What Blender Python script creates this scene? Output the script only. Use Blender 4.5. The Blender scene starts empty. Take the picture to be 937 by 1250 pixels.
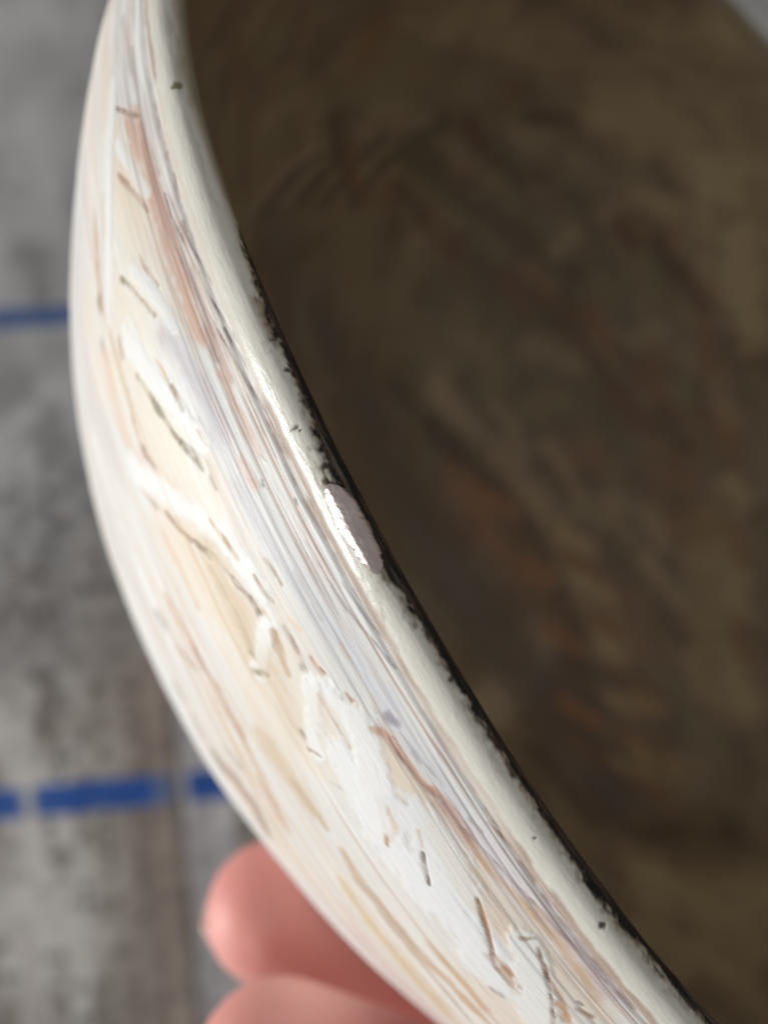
import bpy, math
import numpy as np
from mathutils import Matrix, Vector

C = bpy.context.scene
COL = C.collection
S = 0.065            # metres: nominal radius of the bowl; bowl data below is in these units
CAMH = 4.2 * S       # camera height over the table top

# ---------------------------------------------------------------- camera
cam = bpy.data.cameras.new('camera')
cam.sensor_fit = 'VERTICAL'; cam.sensor_height = 24.0
cam.lens = 12.0 / math.tan(math.radians(61.6402) / 2)
cam.clip_start = 0.002; cam.clip_end = 50
cam.dof.use_dof = True
cam.dof.focus_distance = 0.552 * S
cam.dof.aperture_fstop = 18.0
cam_o = bpy.data.objects.new('camera', cam); COL.objects.link(cam_o)
cam_o.location = (0, 0, CAMH)
C.camera = cam_o

# ---------------------------------------------------------------- world: dim room light
w = bpy.data.worlds.new('World'); C.world = w; w.use_nodes = True
bg = w.node_tree.nodes['Background']
bg.inputs[0].default_value = (1.0, 0.99, 0.97, 1); bg.inputs[1].default_value = 0.29

# ---------------------------------------------------------------- window light from the left
lamp = bpy.data.lights.new('window_light', 'AREA')
lamp.shape = 'RECTANGLE'; lamp.size = 0.36; lamp.size_y = 0.36
lamp.energy = 8.4; lamp.color = (1.0, 0.995, 0.98)
lo = bpy.data.objects.new('window_light', lamp); COL.objects.link(lo)
tgt = Vector((-0.005, -0.005, CAMH - 0.06))
ldir = Vector((-0.88, -0.20, 0.03)).normalized()
lo.location = tgt + ldir * 0.9
lo.rotation_euler = ldir.to_track_quat('Z', 'Y').to_euler()

C.view_settings.view_transform = 'Standard'; C.view_settings.look = 'None'
C.view_settings.exposure = 0.0; C.view_settings.gamma = 1.0
C.view_settings.use_curve_mapping = False
C.render.engine = 'CYCLES'

# ---------------------------------------------------------------- helpers
def lin(c):
    c = np.asarray(c, float) / 255.0
    return np.where(c <= 0.04045, c / 12.92, ((c + 0.055) / 1.055) ** 2.4)

def hash2(ix, iy, seed):
    h = (ix.astype(np.int64) * 374761393 + iy.astype(np.int64) * 668265263 + seed * 1442695041) & 0xffffffff
    h = ((h ^ (h >> 13)) * 1274126177) & 0xffffffff
    h = h ^ (h >> 16)
    return (h & 0xffff) / 65535.0

def vnoise(x, y, seed=0):
    xi = np.floor(x); yi = np.floor(y); fx = x - xi; fy = y - yi
    fx = fx * fx * (3 - 2 * fx); fy = fy * fy * (3 - 2 * fy)
    a = hash2(xi, yi, seed); b = hash2(xi + 1, yi, seed); c = hash2(xi, yi + 1, seed); d = hash2(xi + 1, yi + 1, seed)
    return (a * (1 - fx) + b * fx) * (1 - fy) + (c * (1 - fx) + d * fx) * fy

def fbm(x, y, seed=0, o=3):
    s = 0; a = 1; t = 0
    for k in range(o):
        s = s + a * vnoise(x * 2 ** k, y * 2 ** k, seed + 17 * k); t += a; a *= .5
    return s / t

def sstep(e0, e1, x):
    t = np.clip((x - e0) / (e1 - e0), 0, 1); return t * t * (3 - 2 * t)

def grid_mesh(name, P, closed_u=False, cols=None, uv=None, flip=False):
    """P: (nu, nv, 3) array -> mesh with smooth faces, a point colour attribute 'glaze' and a uv map"""
    nu, nv = P.shape[:2]
    me = bpy.data.meshes.new(name)
    idx = np.arange(nu * nv).reshape(nu, nv)
    if closed_u:
        idx = np.vstack([idx, idx[:1]])
    q = np.stack([idx[:-1, :-1], idx[1:, :-1], idx[1:, 1:], idx[:-1, 1:]], -1).reshape(-1, 4)
    if flip: q = q[:, ::-1]
    n = len(q)
    me.vertices.add(nu * nv); me.vertices.foreach_set('co', np.ascontiguousarray(P, np.float32).ravel())
    me.loops.add(n * 4); me.loops.foreach_set('vertex_index', np.ascontiguousarray(q, np.int32).ravel())
    me.polygons.add(n)
    me.polygons.foreach_set('loop_start', np.arange(0, n * 4, 4, dtype=np.int32))
    me.polygons.foreach_set('use_smooth', np.ones(n, bool))
    me.update(calc_edges=True)
    if cols is not None:
        a = me.color_attributes.new('glaze', 'FLOAT_COLOR', 'POINT')
        c4 = np.ones((nu * nv, 4), np.float32); c4[:, :3] = cols.reshape(-1, 3)
        a.data.foreach_set('color', c4.ravel())
    if uv is not None:
        a = me.attributes.new('flow', 'FLOAT_VECTOR', 'POINT')
        v3 = np.zeros((nu * nv, 3), np.float32); uvf = uv.reshape(nu * nv, -1); v3[:, :uvf.shape[1]] = uvf
        a.data.foreach_set('vector', v3.ravel())
    me.validate()
    return me

def link(name, me, mat, parent=None):
    o = bpy.data.objects.new(name, me); COL.objects.link(o)
    if mat: me.materials.append(mat)
    if parent: o.parent = parent
    return o

class NT:
    """tiny node-tree writer"""
    def __init__(s, name):
        s.m = bpy.data.materials.new(name); s.m.use_nodes = True
        s.t = s.m.node_tree; s.bsdf = s.t.nodes['Principled BSDF']
    def n(s, typ, ins=None, **kw):
        nd = s.t.nodes.new(typ)
        for k, v in kw.items(): setattr(nd, k, v)
        for k, v in (ins or {}).items():
            if hasattr(v, 'links'): s.t.links.new(v, nd.inputs[k])
            else: nd.inputs[k].default_value = v
        return nd
    def attr(s, name, out): return s.n('ShaderNodeAttribute', attribute_name=name).outputs[out]
    def mapping(s, vec, scale): return s.n('ShaderNodeMapping', {'Vector': vec, 'Scale': scale}).outputs[0]
    def noise(s, vec, scale, detail=3, rough=.5, dist=0.0):
        return s.n('ShaderNodeTexNoise', {'Vector': vec, 'Scale': scale, 'Detail': detail, 'Roughness': rough, 'Distortion': dist}).outputs[0]
    def ramp(s, f, a, b, ca=0.0, cb=1.0):
        return s.n('ShaderNodeMapRange', {0: f, 1: a, 2: b, 3: ca, 4: cb}, clamp=True).outputs[0]
    def mul(s, a, b): return s.n('ShaderNodeMath', {0: a, 1: b}, operation='MULTIPLY').outputs[0]
    def add(s, a, b): return s.n('ShaderNodeMath', {0: a, 1: b}, operation='ADD').outputs[0]
    def mix(s, f, a, b, blend='MIX'):
        nd = s.n('ShaderNodeMix', data_type='RGBA', blend_type=blend)
        for k, v in ((0, f), (6, a), (7, b)):
            if hasattr(v, 'links'): s.t.links.new(v, nd.inputs[k])
            else: nd.inputs[k].default_value = v
        return nd.outputs[2]
    def bump(s, h, strength, dist):
        return s.n('ShaderNodeBump', {'Height': h, 'Strength': strength, 'Distance': dist}).outputs[0]
    def set(s, **kw):
        for k, v in kw.items():
            k = k.replace('_', ' ')
            if hasattr(v, 'links'): s.t.links.new(v, s.bsdf.inputs[k])
            else: s.bsdf.inputs[k].default_value = v
        return s.m

def tag(o, label=None, cat=None, kind=None):
    if label: o['label'] = label
    if cat: o['category'] = cat
    if kind: o['kind'] = kind

# ---------------------------------------------------------------- materials
def mat_outer():
    t = NT('marbled_glaze'); col = t.attr('glaze', 'Color'); fl = t.attr('flow', 'Vector')
    fine = t.noise(t.mapping(fl, (9, 190, 1)), 1.0, 4, .62, .6)
    mid = t.noise(t.mapping(fl, (5, 55, 1)), 1.0, 3, .55, .8)
    hair = t.noise(t.mapping(fl, (14, 420, 1)), 1.0, 2, .5, .4)
    mk = t.n('ShaderNodeSeparateXYZ', {0: fl}).outputs[2]
    c = t.mix(t.mul(t.mul(t.ramp(mid, .52, .78), .42), mk), col, (.70, .53, .40, 1))
    c = t.mix(t.mul(t.mul(t.ramp(mid, .44, .26), .35), mk), c, (.66, .66, .67, 1))
    c = t.mix(t.mul(t.mul(t.ramp(fine, .57, .75), .42), mk), c, (.50, .38, .30, 1))
    c = t.mix(t.mul(t.ramp(fine, .44, .28), .6), c, (.82, .82, .80, 1))
    c = t.mix(t.mul(t.mul(t.ramp(hair, .62, .75), .3), mk), c, (.36, .29, .26, 1))
    b = t.bump(t.add(fine, t.mul(mid, .6)), .22, .0003)
    return t.set(Base_Color=c, Roughness=t.ramp(fine, .3, .7, .38, .55), Normal=b, Specular_IOR_Level=.35)

def mat_rim():
    t = NT('rim_enamel'); col = t.attr('glaze', 'Color'); fl = t.attr('flow', 'Vector')
    g = t.noise(t.mapping(fl, (60, 240, 1)), 1.0, 4, .6)
    g2 = t.noise(t.mapping(fl, (14, 160, 1)), 1.0, 3, .6)
    c = t.mix(t.mul(t.ramp(g2, .56, .76), .3), col, (.50, .42, .32, 1))
    lum = t.n('ShaderNodeRGBToBW', {0: col}).outputs[0]
    rough = t.add(t.ramp(lum, .05, .6, .62, .2), t.ramp(g, .3, .7, -.04, .1))
    b = t.bump(g, .25, .00015)
    return t.set(Base_Color=c, Roughness=rough, Normal=b, Specular_IOR_Level=t.ramp(lum, .02, .4, .15, .5))

def mat_interior():
    t = NT('brown_glaze'); col = t.attr('glaze', 'Color')
    oc = t.n('ShaderNodeTexCoord').outputs['Object']
    g = t.noise(oc, 900, 4, .7); m = t.noise(oc, 110, 4, .6, 1.0)
    c = t.mix(t.mul(t.ramp(m, .5, .72), .45), col, (.13, .075, .035, 1))
    c = t.mix(t.mul(t.ramp(m, .46, .28), .35), c, (.33, .26, .16, 1))
    c = t.mix(t.ramp(g, .35, .65, 0, .3), c, (.30, .22, .13, 1))
    return t.set(Base_Color=c, Roughness=.42, Normal=t.bump(g, .2, .0002), Specular_IOR_Level=.42)

def mat_chip():
    t = NT('bare_metal'); oc = t.n('ShaderNodeTexCoord').outputs['Object']
    g = t.noise(oc, 1700, 3, .6); m = t.noise(oc, 600, 3, .6)
    c = t.mix(t.ramp(m, .35, .65), (.60, .51, .49, 1), (.78, .69, .665, 1))
    return t.set(Base_Color=c, Metallic=.9, Roughness=t.ramp(m, .3, .7, .3, .42), Normal=t.bump(g, .14, .0001))

def mat_foot():
    t = NT('unglazed_foot'); oc = t.n('ShaderNodeTexCoord').outputs['Object']
    m = t.noise(oc, 300, 4)
    return t.set(Base_Color=t.mix(m, (.55, .47, .38, 1), (.72, .66, .58, 1)), Roughness=.8)

def mat_skin():
    t = NT('skin'); oc = t.n('ShaderNodeTexCoord').outputs['Object']
    m = t.noise(oc, 70, 3); g = t.noise(oc, 700, 3)
    c = t.mix(t.ramp(m, .35, .65), (.76, .32, .285, 1), (.84, .43, .385, 1))
    return t.set(Base_Color=c, Roughness=.5, Subsurface_Weight=.35, Subsurface_Radius=(1.0, .28, .16), Subsurface_Scale=.004,
                 Normal=t.bump(g, .15, .0003), Specular_IOR_Level=.35)

def mat_nail():
    t = NT('nail'); oc = t.n('ShaderNodeTexCoord').outputs['Object']
    return t.set(Base_Color=t.mix(t.noise(oc, 200), (.66, .40, .34, 1), (.72, .48, .42, 1)), Roughness=.3)

def mat_paper():
    t = NT('printed_paper'); col = t.attr('glaze', 'Color'); oc = t.n('ShaderNodeTexCoord').outputs['Object']
    g = t.noise(oc, 1500, 3, .6)
    c = t.mix(.25, col, t.n('ShaderNodeCombineColor', {0: g, 1: g, 2: g}).outputs[0], 'OVERLAY')
    return t.set(Base_Color=c, Roughness=.9, Specular_IOR_Level=.1, Normal=t.bump(g, .2, .0002))

def mat_table():
    t = NT('table_wood'); oc = t.n('ShaderNodeTexCoord').outputs['Object']
    g = t.noise(t.mapping(oc, (4, 60, 4)), 1.0, 5, .6, .5)
    return t.set(Base_Color=t.mix(g, (.16, .09, .05, 1), (.34, .21, .12, 1)), Roughness=.5, Normal=t.bump(g, .2, .001))
STROKES = [
 ([(28487,1443,279),(28640,1565,262),(28695,1651,258),(28848,1775,265),(29001,1900,276),(29140,2051,258),(29195,2152,264),(29334,2318,286)],(240,230,220),0.35,1,0),
 ([(29140,666,277),(29334,699,270),(29431,710,270),(29625,754,266),(29695,810,271),(29848,901,301),(29917,958,321),(30042,1097,338)],(245,236,215),0.6,1,0),
 ([(29362,2114,285),(29487,2127,276),(29598,2152,264),(29723,2165,246),(29861,2140,237),(29986,2140,234)],(243,232,220),0.5,1,0),
 ([(29834,1676,481),(29959,1651,463),(30181,1627,442),(30292,1614,425),(30514,1577,392),(30625,1541,374),(30861,1455,343),(30958,1431,334)],(246,238,220),0.6,1,0),
 ([(30611,1239,189),(30722,1215,181),(30944,1167,173),(31041,1156,165),(31152,1132,163),(31249,1109,155),(31458,1015,140),(31569,969,134)],(247,240,222),0.7,1,0),
 ([(31402,1963,280),(31513,1900,279),(31624,1825,271),(31721,1775,257),(31930,1651,241),(32027,1590,234),(32124,1541,221),(32221,1492,220)],(244,232,212),0.7,1,0),
 ([(31763,1602,313),(31943,1590,311),(32235,1565,303),(32415,1565,297),(32679,1627,303),(32860,1676,303),(33137,1701,310),(33318,1701,310)],(243,231,210),0.7,1,0),
 ([(32610,1027,234),(32776,1050,240),(32943,1085,240),(33095,1120,247),(33262,1156,254),(33429,1191,262),(33581,1120,247),(33720,1039,234)],(245,236,220),0.7,1,0),
 ([(31791,2872,382),(32027,2808,360),(32346,2769,345),(32568,2743,344),(32776,2730,344),(32984,2756,344),(33304,2808,357),(33526,2872,371)],(246,240,232),0.5,1,0),
 ([(33595,600,104),(33665,644,106),(33748,688,112),(33817,732,112),(33901,777,118),(33970,821,124)],(238,218,196),0.7,1,0),
 ([(33498,600,142),(33789,579,137),(34136,482,132),(34428,482,127),(34789,461,132),(35053,409,137),(35413,358,143),(35705,358,143)],(243,226,204),0.7,0.9,0),
 ([(34789,2588,770),(34969,2536,782),(35150,2510,812),(35330,2472,884),(35427,2472,949),(35622,2459,1082),(35816,2459,675),(36024,2472,699)],(247,240,228),0.5,1,0),
 ([(35289,3421,533),(35483,3303,526),(35580,3251,513),(35774,3159,518),(35885,3146,536),(36149,3185,619),(36302,3238,714),(36732,3513,1010)],(232,226,226),0.6,0.8,0),
 ([(34248,328,86),(34456,309,79),(34664,290,84),(34872,271,83),(35011,252,90),(35219,225,86),(35427,208,97),(35636,183,98)],(226,217,222),0.8,0.8,0),
 ([(33762,128,59),(34025,65,65),(34234,30,58),(34511,14,58),(34719,9,55),(34997,0,49),(35205,0,36),(35497,0,33)],(238,226,222),0.7,0.8,0),
 ([(33498,430,101),(33567,409,105),(33706,368,103),(33776,348,102),(33928,328,100),(33998,328,100),(34136,309,103),(34206,299,102)],(228,229,234),0.7,0.9,0),
 ([(32346,514,69),(32513,493,74),(32665,472,69),(32818,451,69),(32971,420,63),(33123,389,68),(33276,368,66),(33415,338,65)],(224,227,233),0.8,0.8,0),
 ([(32263,243,72),(32429,216,69),(32499,208,69),(32651,183,73),(32735,167,74),(32887,124,78),(32957,103,80),(33109,65,74)],(236,238,240),0.6,0.9,0),
 ([(30361,710,89),(30458,666,84),(30653,600,82),(30750,579,89),(30916,557,82),(31000,557,83),(31180,546,83),(31263,546,78)],(216,211,217),0.75,0.8,0),
 ([(31624,622,66),(31707,611,66),(31791,611,66),(31874,600,66),(31957,589,71),(32027,589,66),(32110,589,66),(32193,579,66)],(226,224,228),0.6,0.9,0),
 ([(28654,191,118),(28862,208,103),(29056,234,96),(29251,261,85),(29362,252,87),(29556,243,79),(29764,234,79),(29945,234,78)],(222,216,214),0.55,0.9,0),
 ([(27821,2408,460),(27877,2523,489),(28001,2730,500),(28057,2846,530),(28210,3042,504),(28265,3172,533),(28418,3382,459),(28487,3500,393)],(235,235,235),0.6,1,0),
 ([(28126,600,86),(28418,688,91),(28668,788,83),(28904,912,97),(29209,1085,98),(29390,1274,104),(29570,1480,106),(29750,1701,112)],(246,246,244),0.9,0.5,0.2),
 ([(28265,557,18),(28460,611,22),(28640,688,22),(28807,765,22),(28890,799,22),(29043,889,22),(29195,981,22),(29334,1085,23)],(206,204,202),0.5,0.8,0),
 ([(28848,1039,31),(29015,1120,32),(29084,1179,32),(29237,1286,23),(29376,1407,23),(29514,1528,37),(29584,1602,37),(29723,1738,37)],(220,205,190),0.6,0.8,0),
 ([(27974,935,40),(28140,1156,50),(28251,1443,60),(28432,1676,51),(28557,1825,51),(28723,2102,42),(28918,2356,47),(29056,2717,72)],(222,220,218),0.5,0.8,0),
 ([(28210,1750,88),(28335,1913,102),(28390,2001,117),(28460,2241,127),(28543,2485,132),(28682,2665,123),(28723,2795,162),(28807,3068,177)],(215,212,210),0.4,0.9,0),
 ([(28820,2950,120),(29056,3225,150),(29154,3513,194),(29514,3618,128),(29875,3736,125),(30292,3710,92),(30555,3723,98),(30916,3815,90)],(222,222,224),0.5,0.8,0),
 ([(29320,2382,76),(29528,2639,91),(29806,3016,94),(30181,3003,80),(30528,3042,77),(30833,3172,83),(31222,3460,75),(31499,3802,109)],(230,226,222),0.5,0.8,0),
 ([(29959,3107,115),(30222,3068,121),(30458,3068,112),(30694,3068,98),(31041,3068,95),(31263,3094,102),(31485,3094,73),(31721,3068,94)],(250,250,248),0.8,0.7,0),
 ([(28626,440,97),(28987,378,87),(29306,368,79),(29598,368,76),(29792,368,71),(30070,368,76),(30333,378,69),(30597,378,69)],(226,186,166),0.75,0.7,0),
 ([(28779,309,36),(29098,319,32),(29306,319,32),(29612,319,32),(29903,309,30),(30195,280,32),(30375,271,25),(30653,271,26)],(196,156,142),0.7,0.9,0),
 ([(30111,271,35),(30222,271,30),(30319,280,32),(30417,280,32),(30528,280,30),(30625,280,30)],(186,150,142),0.6,1,0),
 ([(30181,399,23),(30278,389,17),(30389,378,17),(30486,368,15),(30583,368,17)],(232,196,166),0.6,0.8,0),
 ([(28404,579,16),(28668,358,17)],(160,132,118),0.85,0.5,-1),
 ([(28543,482,17),(28654,525,22),(28820,493,18)],(250,246,238),0.8,0.5,0.5),
 ([(28931,721,24),(29084,644,24),(29209,579,24),(29348,514,23),(29459,472,23)],(188,158,136),0.85,0.6,-0.8),
 ([(29681,699,19),(29792,677,23),(29903,644,16),(30014,600,16)],(184,164,142),0.8,0.6,-0.8),
 ([(29639,1050,38),(29820,923,24),(29972,844,24)],(150,138,112),0.85,0.6,-1),
 ([(29972,844,17),(30167,754,24)],(184,160,120),0.8,0.6,-0.8),
 ([(29709,855,58),(29834,788,58),(29959,721,51),(30070,677,51),(30181,633,45),(30278,611,46),(30375,579,44)],(247,247,245),0.85,0.5,0.6),
 ([(28723,633,57),(28890,579,45),(29043,525,45),(29195,472,44),(29334,430,37)],(246,246,244),0.85,0.6,0.5),
 ([(28807,1322,55),(28904,1370,46),(29001,1407,55),(29112,1431,46),(29209,1480,51),(29306,1516,37)],(205,172,142),0.8,0.7,-0.5),
 ([(29306,1516,37),(29459,1614,23)],(200,170,130),0.8,0.6,-0.4),
 ([(29445,1627,65),(29473,1627,65)],(148,130,96),0.9,0.5,-0.6),
 ([(29112,338,5),(29320,348,14),(29625,338,5),(29820,328,5),(30028,299,13),(30222,271,9),(30500,234,9),(30680,208,12)],(190,176,170),0.8,0.6,-0.4),
 ([(29459,261,16),(29667,261,5),(29875,234,9),(30084,208,9),(30181,191,8),(30375,175,8),(30569,146,9),(30764,117,8)],(146,130,126),0.85,0.6,-0.6),
 ([(29487,225,11),(29709,199,12),(29903,183,15),(30111,153,7),(30208,138,15),(30417,93,7),(30611,58,13),(30791,49,13)],(160,146,142),0.8,0.6,-0.5),
 ([(29084,271,9),(29195,261,9),(29292,261,13)],(150,134,128),0.6,0.7,0),
 ([(29778,175,14),(29861,167,8)],(170,158,150),0.7,0.6,0),
 ([(28904,0,23),(29029,0,23),(29154,0,23),(29278,0,23)],(196,172,158),0.6,0.8,-0.3),
 ([(29390,0,28),(29514,0,28),(29625,0,28),(29737,0,0)],(160,138,130),0.9,0.5,-0.6),
 ([(29834,12,14),(29945,0,11),(30042,0,2),(30139,0,0),(30250,0,13),(30347,0,13),(30458,0,13)],(206,190,180),0.7,0.7,0),
 ([(30555,309,50),(30666,299,54),(30778,290,50),(30875,290,50),(30972,299,50)],(196,160,148),0.75,0.8,0),
 ([(30902,328,42),(31000,328,36),(31083,338,36),(31180,338,36),(31277,328,36),(31360,328,36),(31458,319,29),(31541,319,35)],(222,186,168),0.75,0.8,0),
 ([(31499,493,42),(31596,482,43),(31680,482,43)],(224,186,170),0.75,0.8,0),
 ([(30694,338,31),(30805,319,26)],(170,140,138),0.7,0.8,0),
 ([(30611,225,9),(30791,191,15),(30875,183,8),(31041,160,15),(31138,142,14),(31305,119,14),(31388,110,14),(31541,100,8)],(150,134,130),0.85,0.6,-0.5),
 ([(30653,160,14),(30736,153,9),(30916,119,17),(31000,110,15),(31166,86,9),(31249,75,15),(31402,58,15),(31485,49,11)],(132,118,114),0.85,0.6,-0.6),
 ([(30694,96,7),(30791,77,13),(30875,65,7),(30958,56,14),(31055,37,14),(31138,28,7),(31222,16,7),(31305,7,7)],(166,150,144),0.8,0.6,-0.5),
 ([(31083,208,9),(31166,199,8),(31249,199,4),(31333,191,8),(31402,199,11),(31485,199,4),(31569,199,8),(31638,199,4)],(178,164,158),0.8,0.6,-0.4),
 ([(31013,12,21),(31097,9,14),(31180,7,19),(31277,0,27),(31360,0,29),(31444,5,18)],(140,110,92),0.85,0.6,-0.6),
 ([(31541,319,12),(31610,290,5)],(170,160,156),0.7,0.7,0),
 ([(31694,399,10),(31735,409,10)],(140,142,146),0.9,0.5,-0.4),
 ([(30056,1239,129),(30292,1144,106),(30417,1085,98),(30639,992,89),(30750,935,81),(30958,844,68),(31055,810,68),(31236,754,67)],(247,248,246),0.9,0.4,0.8),
 ([(30333,1310,39),(30472,1250,31),(30597,1203,31)],(186,176,140),0.85,0.6,-0.8),
 ([(30555,1215,44),(30666,1191,44),(30778,1132,44)],(146,142,116),0.9,0.6,-1),
 ([(30778,1132,31),(30916,1085,31),(31055,1027,23)],(166,152,122),0.9,0.6,-1),
 ([(31055,1027,35),(31166,958,41),(31263,912,41),(31347,901,35)],(146,138,112),0.9,0.5,-1),
 ([(31444,855,25),(31527,855,17)],(196,176,162),0.8,0.7,-0.4),
 ([(30417,923,11),(30555,889,19),(30694,866,19)],(222,200,164),0.8,0.7,-0.4),
 ([(30694,855,25),(30805,833,24),(30902,821,24)],(168,148,116),0.9,0.5,-0.9),
 ([(31111,754,11),(31249,732,11)],(214,190,156),0.7,0.7,0),
 ([(29959,1419,42),(30056,1455,42)],(196,176,150),0.7,0.7,-0.4),
 ([(29723,1825,63),(29834,1813,57)],(176,164,150),0.8,0.6,-0.4),
 ([(29848,1825,100),(30028,1888,91),(30125,1900,106),(30306,1950,98),(30500,1988,89),(30722,1913,70),(30847,1813,76),(31097,1553,55)],(238,212,192),0.75,0.8,0),
 ([(30278,1577,28),(30361,1614,28),(30444,1651,28),(30528,1688,34),(30625,1701,20),(30708,1726,20),(30805,1738,26)],(200,170,146),0.85,0.6,-0.5),
 ([(30778,1713,51),(30986,1614,44)],(178,146,130),0.85,0.6,-0.6),
 ([(31069,1528,44),(31194,1455,37),(31319,1358,37),(31430,1286,36),(31541,1215,36),(31638,1167,42)],(240,216,190),0.8,0.8,0),
 ([(30778,2051,147),(31041,1763,131),(31277,1528,117),(31485,1334,102),(31777,1097,100),(31957,1004,92),(32124,946,92),(32290,912,86)],(248,248,246),0.9,0.4,0.9),
 ([(30916,2114,27),(31069,2001,19),(31222,1863,19),(31360,1726,19)],(214,190,160),0.8,0.6,-0.3),
 ([(31097,1975,26),(31180,1925,32)],(160,146,130),0.9,0.5,-0.6),
 ([(31333,1750,32),(31499,1664,25)],(166,132,100),0.9,0.5,-1),
 ([(31472,1701,25),(31624,1541,31),(31763,1419,24)],(182,146,110),0.9,0.6,-1),
 ([(31749,1419,38),(31832,1358,31),(31930,1286,30),(32027,1239,30)],(150,126,96),0.9,0.5,-1),
 ([(32027,1239,30),(32138,1156,30),(32249,1097,29),(32360,1050,29)],(158,132,104),0.9,0.5,-1),
 ([(31846,1358,123),(31930,1346,115),(32027,1334,115),(32110,1322,115),(32193,1298,108),(32290,1274,108)],(226,208,180),0.7,0.9,0),
 ([(31666,1097,36),(31763,1062,23),(31860,1027,30),(31943,992,23),(32027,969,23)],(208,178,142),0.85,0.6,-0.6),
 ([(32152,699,17),(32290,677,16)],(186,160,132),0.85,0.6,-0.5),
 ([(32221,878,17),(32304,866,17),(32374,866,19)],(180,156,132),0.85,0.6,-0.5),
 ([(31388,2001,39),(31485,1988,46),(31583,1988,46),(31680,1975,52),(31777,1963,52),(31874,1963,45),(31957,1988,39),(32054,1988,45)],(232,208,180),0.7,0.8,0),
 ([(31749,2665,46),(31846,2652,46)],(226,190,160),0.7,0.7,0),
 ([(31666,1988,33),(31763,1988,19),(31860,2001,33),(31971,1988,25)],(236,216,190),0.7,0.8,0),
 ([(31694,1467,37),(31791,1383,30),(31902,1286,30),(31999,1227,30),(32096,1191,30),(32193,1144,29)],(146,130,108),0.9,0.5,-1),
 ([(32193,1144,18),(32318,1085,18)],(150,132,108),0.9,0.4,-1),
 ([(32318,1073,41),(32471,1062,42)],(148,130,112),0.9,0.5,-1),
 ([(31930,1322,165),(32027,1322,165),(32124,1334,171),(32221,1334,164),(32401,1370,170),(32485,1395,164),(32582,1395,170),(32679,1383,163)],(228,210,182),0.75,0.9,0),
 ([(31943,1407,32),(32041,1395,24),(32138,1383,32),(32221,1383,30),(32318,1370,31),(32401,1395,30),(32485,1407,38),(32582,1419,38)],(206,186,156),0.7,0.8,0),
 ([(31902,1073,53),(31999,1027,47),(32096,992,46),(32193,958,46),(32290,946,40),(32374,923,47),(32471,935,47),(32554,958,46)],(248,248,244),0.85,0.5,0.6),
 ([(31860,1027,23),(32027,969,25)],(196,168,130),0.85,0.6,-0.6),
 ([(32193,878,17),(32318,878,17),(32429,833,17)],(196,170,140),0.85,0.6,-0.5),
 ([(32166,677,16),(32263,666,16),(32360,666,24)],(176,148,124),0.85,0.6,-0.6),
 ([(32429,1004,29),(32499,981,23)],(228,200,180),0.8,0.6,0),
 ([(32526,1039,70),(32596,1144,76),(32651,1250,82),(32721,1370,83),(32790,1504,90)],(248,248,244),0.95,0.35,1),
 ([(32748,1602,23),(32832,1407,26)],(140,134,118),0.9,0.5,-1),
 ([(32624,1467,38),(32665,1443,36)],(190,176,150),0.85,0.6,-0.5),
 ([(32596,1004,47),(32693,1039,42),(32790,1085,48),(32901,1120,48)],(206,178,146),0.85,0.7,-0.6),
 ([(32818,1310,150),(32901,1334,151),(32984,1358,157),(33068,1370,151),(33151,1383,151),(33234,1395,157)],(228,208,182),0.7,0.9,0),
 ([(32610,866,28),(32707,866,28),(32804,866,34)],(150,124,112),0.9,0.5,-0.9),
 ([(32776,844,17),(32846,855,25),(32929,878,17)],(196,160,138),0.85,0.6,-0.7),
 ([(32915,901,34),(32998,889,28)],(146,132,122),0.9,0.5,-0.8),
 ([(32582,765,17),(32679,721,17)],(244,214,186),0.8,0.7,0),
 ([(32887,765,28),(32984,754,28),(33068,732,30),(33165,710,22)],(216,174,148),0.85,0.6,-0.7),
 ([(32971,732,11),(33054,710,17),(33137,699,11),(33207,688,11)],(166,128,108),0.85,0.5,-0.7),
 ([(33165,699,22),(33220,688,19)],(130,116,110),0.9,0.5,-0.8),
 ([(33026,901,77),(33109,969,83),(33207,1050,84),(33290,1156,91),(33373,1250,96),(33470,1310,108)],(248,248,245),0.95,0.35,1),
 ([(33442,1419,20),(33526,1286,12)],(176,156,136),0.9,0.5,-0.9),
 ([(33318,1383,36),(33345,1383,36)],(150,136,116),0.9,0.5,-0.8),
 ([(33123,901,17),(33207,901,23),(33290,901,17),(33373,889,17)],(176,150,130),0.9,0.5,-0.8),
 ([(33373,889,28),(33470,889,28),(33567,889,23),(33665,901,28)],(204,176,148),0.85,0.6,-0.8),
 ([(33220,912,97),(33304,935,97),(33387,969,103),(33470,992,105),(33540,981,106),(33623,969,99),(33706,946,105)],(246,236,222),0.7,0.9,0),
 ([(33109,743,83),(33262,732,83),(33415,732,83),(33567,777,84),(33651,788,84),(33803,855,85),(33956,958,92),(34123,1073,105)],(247,247,245),0.9,0.5,0.8),
 ([(33207,633,24),(33290,611,29),(33373,579,28),(33456,557,28),(33540,514,23),(33609,472,23)],(204,164,144),0.85,0.7,-0.5),
 ([(33484,589,24),(33554,633,24),(33637,677,20),(33720,732,22),(33803,765,28),(33887,777,29),(33984,799,29)],(206,168,138),0.8,0.8,-0.5),
 ([(33956,901,34),(34039,935,40),(34136,981,40)],(220,186,160),0.8,0.7,-0.5),
 ([(33734,710,24),(33748,699,24)],(140,120,110),0.9,0.5,0),
 ([(33456,420,33),(33498,409,32)],(176,174,182),0.85,0.7,0),
 ([(31832,2639,59),(31957,2626,59),(32082,2613,66),(32207,2588,59),(32332,2575,65)],(226,190,166),0.85,0.7,0),
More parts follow.
